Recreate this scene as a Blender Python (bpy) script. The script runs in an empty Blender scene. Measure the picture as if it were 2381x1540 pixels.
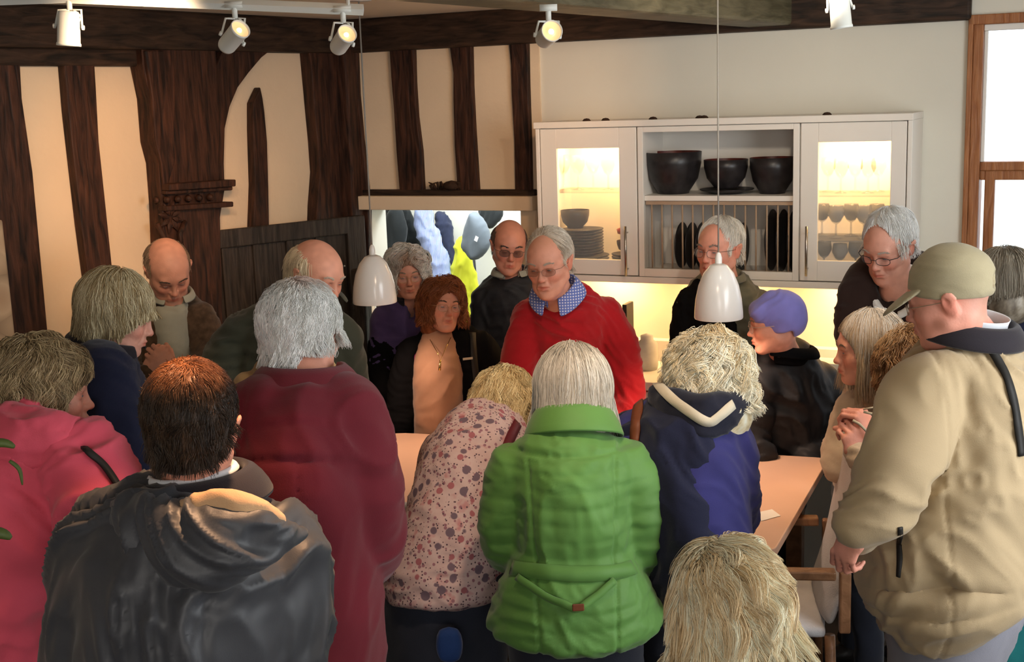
import bpy, math, random
import numpy as np
from mathutils import Vector, Matrix
from mathutils.bvhtree import BVHTree

SC = bpy.context.scene
COL = SC.collection
random.seed(7)
RNG = np.random.default_rng(11)

# ------------------------------------------------------------------ camera
FPX, CX, CY, CAMH = 2900.0, 1190.5, 770.0, 2.15
PITCH, ROLL = math.radians(10.55), 0.034
_r0 = np.array([1, 0, 0.0]); _u0 = np.array([0, math.sin(PITCH), math.cos(PITCH)])
FWD = np.array([0, math.cos(PITCH), -math.sin(PITCH)])
RGT = math.cos(ROLL) * _r0 - math.sin(ROLL) * _u0
UPV = math.sin(ROLL) * _r0 + math.cos(ROLL) * _u0
CAM = np.array([0, 0, CAMH])
cd = bpy.data.cameras.new('camera'); cam = bpy.data.objects.new('camera', cd); COL.objects.link(cam)
cd.sensor_width = 36.0; cd.lens = FPX / 2381 * 36.0; cd.clip_start = 0.05; cd.clip_end = 200
cam.matrix_world = Matrix(((RGT[0], UPV[0], -FWD[0], CAM[0]), (RGT[1], UPV[1], -FWD[1], CAM[1]), (RGT[2], UPV[2], -FWD[2], CAM[2]), (0, 0, 0, 1)))
SC.camera = cam

# ------------------------------------------------------------------ colour management, sky
SC.view_settings.view_transform = 'Standard'
SC.view_settings.look = 'None'
SC.view_settings.gamma = 1.0
SC.view_settings.use_curve_mapping = False
SC.view_settings.exposure = 0.0
SC.cycles.use_denoising = True
SC.cycles.max_bounces = 6
SC.cycles.diffuse_bounces = 3
SC.cycles.glossy_bounces = 3
SC.cycles.transmission_bounces = 6
SC.cycles.transparent_max_bounces = 6
SC.cycles.sample_clamp_indirect = 4.0
w = bpy.data.worlds.new('sky'); SC.world = w; w.use_nodes = True
nt = w.node_tree; nt.nodes.clear()
_o = nt.nodes.new('ShaderNodeOutputWorld'); _b = nt.nodes.new('ShaderNodeBackground')
_tc = nt.nodes.new('ShaderNodeTexCoord'); _sp = nt.nodes.new('ShaderNodeSeparateXYZ')
_mr = nt.nodes.new('ShaderNodeMapRange'); _mr.inputs['From Min'].default_value = -0.2; _mr.inputs['From Max'].default_value = 0.5
_mr.inputs['To Min'].default_value = 0.42; _mr.inputs['To Max'].default_value = 4.5
_cr = nt.nodes.new('ShaderNodeMix'); _cr.data_type = 'RGBA'
_cr.inputs[6].default_value = (1.0, 0.93, 0.86, 1); _cr.inputs[7].default_value = (0.84, 0.93, 1.0, 1)
nt.links.new(_tc.outputs['Generated'], _sp.inputs[0]); nt.links.new(_sp.outputs['Y'], _mr.inputs[0])
nt.links.new(_mr.outputs[0], _b.inputs['Strength'])
_mr2 = nt.nodes.new('ShaderNodeMapRange'); _mr2.inputs['From Min'].default_value = -0.2; _mr2.inputs['From Max'].default_value = 0.5
nt.links.new(_sp.outputs['Y'], _mr2.inputs[0]); nt.links.new(_mr2.outputs[0], _cr.inputs[0])
nt.links.new(_cr.outputs[2], _b.inputs['Color']); nt.links.new(_b.outputs[0], _o.inputs[0])

def area_light(name, loc, target, sx, sy, watts, color):
    ld = bpy.data.lights.new(name, 'AREA'); ld.shape = 'RECTANGLE'; ld.size = sx; ld.size_y = sy; ld.energy = watts; ld.color = color
    o = bpy.data.objects.new(name, ld); COL.objects.link(o); o.location = loc
    o.rotation_euler = (Vector(target) - Vector(loc)).to_track_quat('-Z', 'Y').to_euler()
    return o

# daylight from behind the camera; side lamp is added fill, no window there
area_light('daylight_rear_window', (0.6, -1.6, 2.3), (0.2, 4.0, 1.1), 2.6, 1.5, 105, (1.0, 0.95, 0.90))
area_light('side_fill', (2.55, 2.3, 1.7), (0.3, 4.2, 1.1), 2.0, 1.5, 95, (0.93, 0.97, 1.0))

# ------------------------------------------------------------------ projection helpers (a pixel of the photograph to a point of the room)
def ray(px, py): return FWD + RGT * (px - CX) / FPX - UPV * (py - CY) / FPX
def P(px, py, Y): d = ray(px, py); return CAM + d * (Y / d[1])
def PZ(px, py, z): d = ray(px, py); return CAM + d * ((z - CAMH) / d[2])

# ------------------------------------------------------------------ materials
MATS = {}
def newmat(name):
    m = bpy.data.materials.new(name); m.use_nodes = True; MATS[name] = m
    return m, m.node_tree, m.node_tree.nodes['Principled BSDF']
def srgb(r, g, b):
    f = lambda c: (c / 255 / 12.92) if c / 255 <= 0.04045 else ((c / 255 + 0.055) / 1.055) ** 2.4
    return (f(r), f(g), f(b), 1)
def noise_bump(t, bs, scale, strength, dist=0.01, detail=4, stretch=None, coord='Object'):
    tc = t.nodes.new('ShaderNodeTexCoord'); n = t.nodes.new('ShaderNodeTexNoise'); b = t.nodes.new('ShaderNodeBump')
    n.inputs['Scale'].default_value = scale; n.inputs['Detail'].default_value = detail
    src = tc.outputs[coord]
    if stretch:
        mp = t.nodes.new('ShaderNodeMapping'); mp.inputs['Scale'].default_value = stretch; t.links.new(src, mp.inputs[0]); src = mp.outputs[0]
    t.links.new(src, n.inputs['Vector']); t.links.new(n.outputs[0], b.inputs['Height'])
    b.inputs['Strength'].default_value = strength; b.inputs['Distance'].default_value = dist
    t.links.new(b.outputs[0], bs.inputs['Normal'])
    return n, b
def ramp(t, fac, stops):
    r = t.nodes.new('ShaderNodeValToRGB'); t.links.new(fac, r.inputs[0])
    while len(r.color_ramp.elements) > 1: r.color_ramp.elements.remove(r.color_ramp.elements[-1])
    r.color_ramp.elements[0].position = stops[0][0]; r.color_ramp.elements[0].color = stops[0][1]
    for p, c in stops[1:]:
        e = r.color_ramp.elements.new(p); e.color = c
    return r
def plain(name, col, rough=0.6, metal=0.0, vary=0.06, scale=12, bump=0.15, bscale=90, sheen=0.0, spec=0.3, bdist=0.004):
    m, t, b = newmat(name)
    b.inputs['Roughness'].default_value = rough; b.inputs['Metallic'].default_value = metal
    b.inputs['Specular IOR Level'].default_value = spec
    tc = t.nodes.new('ShaderNodeTexCoord'); n = t.nodes.new('ShaderNodeTexNoise'); n.inputs['Scale'].default_value = scale; n.inputs['Detail'].default_value = 5
    t.links.new(tc.outputs['Object'], n.inputs['Vector'])
    c = np.array(col[:3]); lo = tuple(c * (1 - vary * 2)) + (1,); hi = tuple(np.minimum(c * (1 + vary * 2), 1)) + (1,)
    r = ramp(t, n.outputs[0], [(0.3, lo), (0.7, hi)]); t.links.new(r.outputs[0], b.inputs['Base Color'])
    if bump: noise_bump(t, b, bscale, bump, bdist)
    if sheen: b.inputs['Sheen Weight'].default_value = sheen; b.inputs['Sheen Roughness'].default_value = 0.5
    return m
def cloth(name, col, rough=0.85, vary=0.07, weave=420, bump=0.35, sheen=0.15, spec=0.15, scale=9):
    return plain(name, col, rough, 0, vary, scale, bump, weave, sheen, spec, 0.0015)
def attrmat(name, rough, bump=0.0, bscale=300, spec=0.4, sss=0.0, aniso=False):
    m, t, b = newmat(name); a = t.nodes.new('ShaderNodeAttribute'); a.attribute_name = 'tint'
    t.links.new(a.outputs['Color'], b.inputs['Base Color']); b.inputs['Roughness'].default_value = rough; b.inputs['Specular IOR Level'].default_value = spec
    if sss:
        b.inputs['Subsurface Weight'].default_value = sss; b.inputs['Subsurface Radius'].default_value = (0.012, 0.005, 0.003); b.inputs['Subsurface Scale'].default_value = 0.6
    if bump: noise_bump(t, b, bscale, bump, 0.0012)
    return m
attrmat('skin', 0.5, 0.6, 170, 0.35)
attrmat('hair', 0.42, 0, 0, 0.35)
attrmat('tinted_cloth', 0.85, 0.3, 500, 0.15)

# ------------------------------------------------------------------ mesh helpers
def tag(o, label=None, cat=None, group=None, kind=None):
    if label: o['label'] = label
    if cat: o['category'] = cat
    if group: o['group'] = group
    if kind: o['kind'] = kind
    return o
def np_mesh(name, V, F, mat=None, parent=None, smooth=True, tint=None, base=None):
    """V (n,3); F: (m,4) or (m,3) int array, or list of lists."""
    V = np.asarray(V, dtype=np.float32)
    if base is None: base = np.array(parent['_b']) if parent is not None else np.zeros(3)
    V = V - np.asarray(base, dtype=np.float32)
    me = bpy.data.meshes.new(name)
    if isinstance(F, np.ndarray):
        k = F.shape[1]; me.vertices.add(len(V)); me.vertices.foreach_set('co', V.ravel())
        me.loops.add(F.size); me.loops.foreach_set('vertex_index', F.astype(np.int32).ravel())
        me.polygons.add(len(F)); me.polygons.foreach_set('loop_start', np.arange(0, F.size, k, dtype=np.int32))
        me.update(calc_edges=True)
    else:
        me.from_pydata([tuple(map(float, v)) for v in V], [], [list(map(int, f)) for f in F]); me.update()
    if smooth: me.polygons.foreach_set('use_smooth', np.ones(len(me.polygons), dtype=bool))
    if tint is not None:
        at = me.color_attributes.new('tint', 'FLOAT_COLOR', 'POINT')
        t4 = np.ones((len(V), 4), dtype=np.float32); t4[:, :3] = tint; at.data.foreach_set('color', t4.ravel())
    if mat: me.materials.append(MATS[mat] if isinstance(mat, str) else mat)
    o = bpy.data.objects.new(name, me); COL.objects.link(o)
    if parent is not None: o.parent = parent
    else: o.location = base
    return o
def empty(name, loc):
    o = bpy.data.objects.new(name, None); COL.objects.link(o); o.location = loc; o['_b'] = [float(x) for x in loc]; o.empty_display_size = 0.05
    return o
class MB:
    """collects boxes, tubes and prisms, linked as ONE mesh object"""
    def __init__(s): s.V = []; s.F = []
    def add(s, V, F):
        n = len(s.V); s.V += [np.array(v, float) for v in V]; s.F += [[i + n for i in f] for f in F]; return s
    def box(s, c, size, R=None):
        R = np.eye(3) if R is None else np.asarray(R); h = np.array(size) / 2
        V = [np.array(c) + R @ (h * np.array(q)) for q in [(-1,-1,-1),(1,-1,-1),(1,1,-1),(-1,1,-1),(-1,-1,1),(1,-1,1),(1,1,1),(-1,1,1)]]
        return s.add(V, [[3,2,1,0],[4,5,6,7],[0,1,5,4],[1,2,6,5],[2,3,7,6],[3,0,4,7]])
    def tube(s, pts, r, n=8, cap=True, close=False):
        pts = [np.array(p, float) for p in pts]; m = len(pts)
        rs = r if hasattr(r, '__len__') else [r] * m
        V = []; up = None
        for i, p in enumerate(pts):
            a = pts[(i + 1) % m] if (i < m - 1 or close) else p; b = pts[i - 1] if (i > 0 or close) else p
            t = a - b; t /= (np.linalg.norm(t) + 1e-9)
            if up is None: up = np.array([0, 0, 1.0]) if abs(t[2]) < 0.9 else np.array([1.0, 0, 0])
            x = np.cross(up, t); x /= (np.linalg.norm(x) + 1e-9); y = np.cross(t, x); up = y
            V += [p + rs[i] * (math.cos(2 * math.pi * k / n) * x + math.sin(2 * math.pi * k / n) * y) for k in range(n)]
        F = []
        for i in range(m if close else m - 1):
            j = (i + 1) % m
            F += [[i * n + k, i * n + (k + 1) % n, j * n + (k + 1) % n, j * n + k] for k in range(n)]
        if cap and not close: F += [list(range(n))[::-1], [(m - 1) * n + k for k in range(n)]]
        return s.add(V, F)
    def lathe(s, prof, c=(0, 0, 0), R=None, n=32):
        R = np.eye(3) if R is None else np.asarray(R)
        V = []; F = []
        for (r, z) in prof: V += [np.array(c) + R @ np.array([r * math.cos(2 * math.pi * k / n), r * math.sin(2 * math.pi * k / n), z]) for k in range(n)]
        for i in range(len(prof) - 1): F += [[i * n + k, i * n + (k + 1) % n, (i + 1) * n + (k + 1) % n, (i + 1) * n + k] for k in range(n)]
        return s.add(V, F)
    def prism(s, poly, a, b):
        """poly: list of 3-D points (planar); a, b: offset vectors of the two faces"""
        n = len(poly); V = [np.array(p) + a for p in poly] + [np.array(p) + b for p in poly]
        return s.add(V, [list(range(n)), [n + k for k in range(n)][::-1]] + [[k, n + k, n + (k + 1) % n, (k + 1) % n] for k in range(n)])
    def build(s, name, mat, parent=None, smooth=False, bevel=0, base=None, tint=None, solid=0, sub=0):
        o = np_mesh(name, s.V, s.F, mat, parent, smooth, tint, base)
        if solid: md = o.modifiers.new('solid', 'SOLIDIFY'); md.thickness = solid; md.offset = 0
        if bevel: md = o.modifiers.new('bevel', 'BEVEL'); md.width = bevel; md.segments = 2; md.limit_method = 'ANGLE'
        if sub: md = o.modifiers.new('sub', 'SUBSURF'); md.levels = sub; md.render_levels = sub
        return o

# ------------------------------------------------------------------ implicit surfaces
def smin(a, b, k):
    h = np.maximum(k - np.abs(a - b), 0) / k
    return np.minimum(a, b) - h * h * k * 0.25
def nrm(v): v = np.asarray(v, float); return v / (np.linalg.norm(v) + 1e-12)
def E(c, r, R=None, k=0.01, sub=False): return ('e', np.array(c, float), np.array(r, float), np.eye(3) if R is None else R, k, sub)
def B(c, h, R=None, k=0.01, sub=False): return ('b', np.array(c, float), np.array(h, float), np.eye(3) if R is None else R, k, sub)
def T(a, b, ra, rb, side=(1, 0, 0), k=.01, sub=False, cf=1.0):
    f = lambda r: np.array([r, r], float) if np.isscalar(r) else np.array(r, float)
    return ('t', np.array(a, float), np.array(b, float), f(ra), f(rb), np.array(side, float), cf, k, sub)
def prim_eval(p, X, Y, Z):
    if p[0] == 'g':
        d = None
        for q in p[1]: v = prim_eval(q, X, Y, Z); d = v if d is None else np.minimum(d, v)
        return d
    if p[0] in 'eb':
        c, r, R = p[1], p[2], p[3]
        dx, dy, dz = X - c[0], Y - c[1], Z - c[2]
        q = [R[0, i] * dx + R[1, i] * dy + R[2, i] * dz for i in range(3)]
        if p[0] == 'e':
            k0 = np.sqrt(sum((q[i] / r[i]) ** 2 for i in range(3))) + 1e-6
            k1 = np.sqrt(sum((q[i] / r[i] ** 2) ** 2 for i in range(3))) + 1e-6
            return k0 * (k0 - 1) / k1
        q = [np.abs(q[i]) - r[i] for i in range(3)]
        return np.sqrt(sum(np.maximum(v, 0) ** 2 for v in q)) + np.minimum(np.maximum(q[0], np.maximum(q[1], q[2])), 0)
    a, b, ra, rb, side = p[1:6]
    ax = b - a; L = np.linalg.norm(ax) + 1e-9; ax = ax / L
    s = side - ax * (side @ ax)
    if np.linalg.norm(s) < 0.05: s = np.array([0, 1.0, 0]) - ax * ax[1]
    s = nrm(s); n = np.cross(ax, s)
    dx, dy, dz = X - a[0], Y - a[1], Z - a[2]
    t = dx * ax[0] + dy * ax[1] + dz * ax[2]; tc = np.clip(t, 0, L); u = tc / L
    u_s = dx * s[0] + dy * s[1] + dz * s[2]; u_n = dx * n[0] + dy * n[1] + dz * n[2]; e = t - tc
    rs = ra[0] + (rb[0] - ra[0]) * u; rn = ra[1] + (rb[1] - ra[1]) * u; rm = np.minimum(rs, rn)
    return (np.sqrt((u_s / rs) ** 2 + (u_n / rn) ** 2 + (e / (rm * p[6])) ** 2) - 1) * rm * (1 if p[6] == 1 else np.where(np.abs(e) > 0, p[6] + (1 - p[6]) * .5, 1))
def prim_box(p):
    if p[0] == 'g':
        bb = [prim_box(q) for q in p[1]]; return np.min([b[0] for b in bb], 0), np.max([b[1] for b in bb], 0)
    if p[0] == 'e' or p[0] == 'b':
        R = p[3]
        ext = np.sqrt(((R * p[2]) ** 2).sum(1)) if p[0] == 'e' else (np.abs(R) * p[2]).sum(1)
        return p[1] - ext, p[1] + ext
    r = max(p[3].max(), p[4].max()); return np.minimum(p[1], p[2]) - r, np.maximum(p[1], p[2]) + r
def kk(p): return p[-2]
def sdf_points(prims, Q):
    d = np.full(len(Q), 0.5)
    for p in prims:
        v = prim_eval(p, Q[:, 0], Q[:, 1], Q[:, 2]); k = kk(p)
        d = -smin(-d, v, k) if p[-1] else smin(d, v, k)
    return d
def axis(lo, hi, h, fine):
    """grid lines: spacing h, refined to hf inside each (a, b, hf)"""
    xs = [lo]
    while xs[-1] < hi:
        st = h
        for a, b, hf in fine:
            if a - hf <= xs[-1] <= b: st = min(st, hf)
            elif xs[-1] < a < xs[-1] + st: st = min(st, max(a - xs[-1], hf))
        xs.append(xs[-1] + st)
    return np.array(xs, dtype=np.float32)
def mesh_sdf(prims, h=0.01, fine=(), smooth_it=1):
    los, his = zip(*[prim_box(p) for p in prims if not p[-1]])
    lo = np.min(los, 0) - 2.5 * h; hi = np.max(his, 0) + 2.5 * h
    ax = [axis(lo[i], hi[i], h, [(f[0][i], f[1][i], f[2]) for f in fine]) for i in range(3)]
    F = np.full([len(a) for a in ax], 0.2, dtype=np.float32)
    for p in prims:
        l, u = prim_box(p); m = kk(p) + 2.2 * h
        sl = []
        for i in range(3):
            a = max(int(np.searchsorted(ax[i], l[i] - m)) - 1, 0); b = min(int(np.searchsorted(ax[i], u[i] + m)) + 1, len(ax[i]))
            sl.append(slice(a, b))
        if any(s.stop - s.start < 1 for s in sl): continue
        X = ax[0][sl[0]][:, None, None]; Y = ax[1][sl[1]][None, :, None]; Z = ax[2][sl[2]][None, None, :]
        g = F[sl[0], sl[1], sl[2]]; k = kk(p)
        if p[0] == 'g':
            v = np.full(g.shape, 0.2, dtype=np.float32)
            for q in p[1]:
                l2, u2 = prim_box(q); ss = []
                for i in range(3):
                    a = max(int(np.searchsorted(ax[i], l2[i] - m)) - 1, sl[i].start); b = min(int(np.searchsorted(ax[i], u2[i] + m)) + 1, sl[i].stop)
                    ss.append(slice(a, max(b, a)))
                if any(t.stop <= t.start for t in ss): continue
                w_ = prim_eval(q, ax[0][ss[0]][:, None, None], ax[1][ss[1]][None, :, None], ax[2][ss[2]][None, None, :])
                o_ = tuple(slice(ss[i].start - sl[i].start, ss[i].stop - sl[i].start) for i in range(3))
                v[o_] = np.minimum(v[o_], w_)
        else: v = prim_eval(p, X, Y, Z)
        F[sl[0], sl[1], sl[2]] = -smin(-g, v, k) if p[-1] else smin(g, v, k)
    return surface_nets(F, ax, smooth_it)
def surface_nets(F, ax, smooth_it=1):
    s = F < 0
    sh = [n - 1 for n in F.shape]
    c = np.zeros(sh, dtype=np.int8); corners = [(i, j, k) for i in (0, 1) for j in (0, 1) for k in (0, 1)]
    for (i, j, k) in corners: c += s[i:i + sh[0], j:j + sh[1], k:k + sh[2]]
    A = np.nonzero((c > 0) & (c < 8)); n = len(A[0])
    idx = np.full(sh, -1, dtype=np.int64); idx[A] = np.arange(n)
    vals = {q: F[A[0] + q[0], A[1] + q[1], A[2] + q[2]] for q in corners}
    acc = np.zeros((n, 3)); cnt = np.zeros(n)
    for a in corners:
        for d in range(3):
            if a[d] == 0:
                b = list(a); b[d] = 1; b = tuple(b); fa, fb = vals[a], vals[b]; m = (fa < 0) != (fb < 0)
                t = fa[m] / (fa[m] - fb[m])
                for e in range(3): acc[m, e] += (t if e == d else a[e])
                cnt[m] += 1
    fr = acc / cnt[:, None]
    V = np.stack([ax[d][A[d]] + fr[:, d] * (ax[d][A[d] + 1] - ax[d][A[d]]) for d in range(3)], 1)
    Fs = []
    for d in range(3):
        o = [e for e in range(3) if e != d]
        s0 = [slice(1, sh[e]) for e in range(3)]; s1 = list(s0); s0[d] = slice(0, sh[d]); s1[d] = slice(1, sh[d] + 1)
        a, b = s[tuple(s0)], s[tuple(s1)]; I = np.nonzero(a != b)
        I = [I[e] + (1 if e != d else 0) for e in range(3)]
        flip = s[I[0], I[1], I[2]]
        def cell(u, v):
            q = list(I); q[o[0]] = q[o[0]] - u; q[o[1]] = q[o[1]] - v; return idx[q[0], q[1], q[2]]
        Q = np.stack([cell(1, 1), cell(0, 1), cell(0, 0), cell(1, 0)], 1)
        if d == 1: flip = ~flip
        Q[~flip] = Q[~flip][:, ::-1]
        Fs.append(Q)
    Fq = np.concatenate(Fs); Fq = Fq[(Fq >= 0).all(1)]
    for _ in range(smooth_it): V = relax(V, Fq)
    return V, Fq
def relax(V, F, w=0.5):
    a = np.concatenate([F[:, i] for i in range(4)]); b = np.concatenate([F[:, (i + 1) % 4] for i in range(4)])
    cn = np.bincount(a, minlength=len(V)) + np.bincount(b, minlength=len(V)) + 1e-9
    out = np.stack([(np.bincount(a, V[b, e], len(V)) + np.bincount(b, V[a, e], len(V))) / cn for e in range(3)], 1)
    return V * (1 - w) + out * w
def normals(V, F):
    fn = np.cross(V[F[:, 2]] - V[F[:, 0]], V[F[:, -1]] - V[F[:, 1]])
    N = np.zeros_like(V)
    for i in range(F.shape[1]):
        for e in range(3): N[:, e] += np.bincount(F[:, i], fn[:, e], len(V))
    return N / (np.linalg.norm(N, axis=1, keepdims=True) + 1e-12)
def vnoise(Q, seed=0):
    """value noise on the unit lattice, range -1..1"""
    Q = np.asarray(Q, dtype=np.float64); i = np.floor(Q).astype(np.int64); f = Q - i; f = f * f * (3 - 2 * f); r = 0
    for dx in (0, 1):
        for dy in (0, 1):
            for dz in (0, 1):
                h = ((i[:, 0] + dx) * 73856093) ^ ((i[:, 1] + dy) * 19349663) ^ ((i[:, 2] + dz) * 83492791) ^ (seed * 2654435761)
                h = (h ^ (h >> 13)) * 1274126177 & 0xffffffff
                r = r + (h / 2 ** 31 - 1) * (f[:, 0] if dx else 1 - f[:, 0]) * (f[:, 1] if dy else 1 - f[:, 1]) * (f[:, 2] if dz else 1 - f[:, 2])
    return r
def catmull(pts, sub=3):
    pts = np.asarray(pts, float); n = len(pts); out = []
    for i in range(n - 1):
        p0, p1, p2, p3 = pts[max(i - 1, 0)], pts[i], pts[i + 1], pts[min(i + 2, n - 1)]
        for j in range(sub):
            t = j / sub
            out.append(0.5 * ((2 * p1) + (-p0 + p2) * t + (2 * p0 - 5 * p1 + 4 * p2 - p3) * t * t + (-p0 + 3 * p1 - 3 * p2 + p3) * t ** 3))
    out.append(pts[-1]); return np.array(out)
def chain(pts, side=(1, 0, 0), k=0.02, sub=3, k0=None, cap=1.0):
    """pts rows: x,y,z,rx,ry -> tapered tube prims"""
    q = catmull(pts, sub)
    q[:, 3:] = np.maximum(q[:, 3:], 0.008)
    return [('g', [T(q[i, :3], q[i + 1, :3], q[i, 3:5], q[i + 1, 3:5], side, k, False, cap) for i in range(len(q) - 1)], k, False)]

# ------------------------------------------------------------------ people: heads
def head_frame(phi, pitch, roll):
    """phi 0 faces the camera, +90 faces +X, 180 faces away; pitch > 0 looks down; roll > 0 tips towards +x of the person"""
    a, p, q = map(math.radians, (phi, pitch, roll))
    y = np.array([math.sin(a), -math.cos(a), 0]); z = np.array([0, 0, 1.0]); x = np.cross(y, z)
    y2 = y * math.cos(p) - z * math.sin(p); z2 = z * math.cos(p) + y * math.sin(p)
    x3 = x * math.cos(q) - z2 * math.sin(q); z3 = z2 * math.cos(q) + x * math.sin(q)
    return np.stack([x3, y2, z3], 1)          # columns: local x (person's right), y (face), z (up)
def place(prims, R, c, s=1.0):
    out = []
    for p in prims:
        if p[0] == 'g': out.append(('g', place(p[1], R, c, s), p[2] * s, p[3]))
        elif p[0] in 'eb': out.append((p[0], c + R @ (p[1] * s), p[2] * s, R @ p[3], p[4] * s, p[5]))
        else: out.append(('t', c + R @ (p[1] * s), c + R @ (p[2] * s), p[3] * s, p[4] * s, R @ p[5], p[6], p[7] * s, p[8]))
    return out
def rx(a): a = math.radians(a); c, s = math.cos(a), math.sin(a); return np.array([[1, 0, 0], [0, c, -s], [0, s, c]])
def rz(a): a = math.radians(a); c, s = math.cos(a), math.sin(a); return np.array([[c, -s, 0], [s, c, 0], [0, 0, 1.0]])
def ry(a): a = math.radians(a); c, s = math.cos(a), math.sin(a); return np.array([[c, 0, s], [0, 1, 0], [-s, 0, c]])
def head_prims(female=False, jowl=0.0, nose=1.0, smile=0.0, mouth=0.0, full=1.0, ears=True):
    P_ = [E((0, -.018, .030), (.076, .096, .086), k=.01),
          E((0, .022, .022), (.066, .066, .070), k=.02),
          E((0, .026, -.035), (.058 * full, .056, .072), k=.03),
          E((0, .045, -.072), (.040 * full, .040, .040), k=.025)]
    jw = (.028 if female else .032) + jowl * .006
    for s in (-1, 1):
        P_ += [T((s * .052, .004, -.055), (s * .020, .062, -.100), (jw * .62, .022), (.016, .016), k=.025),
               E((s * .034, .058, -.030), (.024, .024, .022), k=.02),           # cheekbone
               E((s * .052, .028, -.020), (.014, .032, .020), k=.02)]
        if jowl: P_ += [E((s * .036, .045, -.078), (.017, .022, .022), k=.02), E((0, .03, -.105), (.03, .035, .018 * (1 + jowl)), k=.02)]
    P_ += [E((0, .074, -.104 if not female else -.100), (.019, .016, .015), k=.02),  # chin
           E((0, .079, .022), (.045, .012, .012), k=.018)]                        # brow
    for s in (-1, 1):
        P_ += [E((s * .030, .094, -.003), (.017, .017, .0115), k=.012, sub=True)]
    for s in (-1, 1):
        P_ += [E((s * .030, .0735, -.003), (.0148, .0125, .0112), k=.004),
               T((s * .018, .0875, .010), (s * .044, .078, .009), .0035, .003, k=.007),   # upper lid fold / brow bone
               T((s * .020, .082, -.018), (s * .040, .076, -.017), .003, .0025, k=.005)]
    P_ += [T((0, .084, .008), (0, .0985, -.030), (.0065, .008), (.0085, .010), k=.010),
           E((0, .1015, -.034), (.0105 * nose, .0115 * nose, .0095 * nose), k=.008),
           E((-.011, .092, -.037), (.0075, .010, .0075), k=.006), E((.011, .092, -.037), (.0075, .010, .0075), k=.006),
           E((-.006, .099, -.0440), (.0032, .005, .003), k=.002, sub=True), E((.006, .099, -.0440), (.0032, .005, .003), k=.002, sub=True)]
    zc = smile * .005
    P_ += [E((0, .083, -.066), (.026, .014, .020), k=.014)]                       # muzzle
    for s in (-1, 1):
        P_ += [T((0, .0965, -.0615), (s * .021, .086, -.066 + zc), .0045, .0025, k=.004),
               T((0, .0945, -.0725), (s * .019, .085, -.068 + zc), .0052, .0025, k=.004)]
    P_ += [T((-.023, .089, -.0672 + zc), (0, .1005, -.0668), .0014, .0018 + mouth * .003, k=.002, sub=True),
           T((.023, .089, -.0672 + zc), (0, .1005, -.0668), .0014, .0018 + mouth * .003, k=.002, sub=True),
           T((-.012, .094, -.084), (.012, .094, -.084), .004, .004, k=.008, sub=True)]
    for s in (-1, 1):
        P_ += [T((s * .017, .094, -.036), (s * .030, .084, -.064), .002, .0025, k=.006, sub=True)]   # nasolabial fold
        if ears:
            P_ += [E((s * .078, -.012, -.010), (.008, .018, .030), ry(s * 10) @ rx(-12), k=.006),
                   E((s * .084, -.015, .004), (.005, .019, .022), ry(s * 22) @ rx(-12), k=.004),
                   E((s * .088, -.006, -.006), (.005, .010, .017), rx(-12), k=.004, sub=True)]
    return P_
SKULL = [E((0, -.018, .030), (.076, .096, .086), k=.01), E((0, .022, .022), (.066, .066, .070), k=.02), E((0, .026, -.035), (.058, .056, .072), k=.03)]

# ------------------------------------------------------------------ people: hair
def strands_mesh(PT, rad, cols, sides=3):
    """PT (N,S,3) paths -> tapered tubes; cols (N,3)"""
    N, S, _ = PT.shape
    t = np.gradient(PT, axis=1); t /= (np.linalg.norm(t, axis=2, keepdims=True) + 1e-9)
    ref = np.array([0.31, 0.57, 0.76]); x = np.cross(t, ref); x /= (np.linalg.norm(x, axis=2, keepdims=True) + 1e-9); y = np.cross(t, x)
    u = np.linspace(0, 1, S); r = rad[:, None] * (1 - 0.75 * u ** 2)[None, :]
    V = np.stack([PT + r[..., None] * (math.cos(2 * math.pi * k / sides) * x + math.sin(2 * math.pi * k / sides) * y) for k in range(sides)], 2)
    base = (np.arange(N)[:, None] * S + np.arange(S - 1)[None, :]) * sides
    F = np.concatenate([np.stack([base + k, base + (k + 1) % sides, base + sides + (k + 1) % sides, base + sides + k], -1).reshape(-1, 4) for k in range(sides)])
    C = np.repeat(np.repeat(cols[:, None, None, :], S, 1), sides, 2).reshape(-1, 3)
    return V.reshape(-1, 3), F, C
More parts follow.
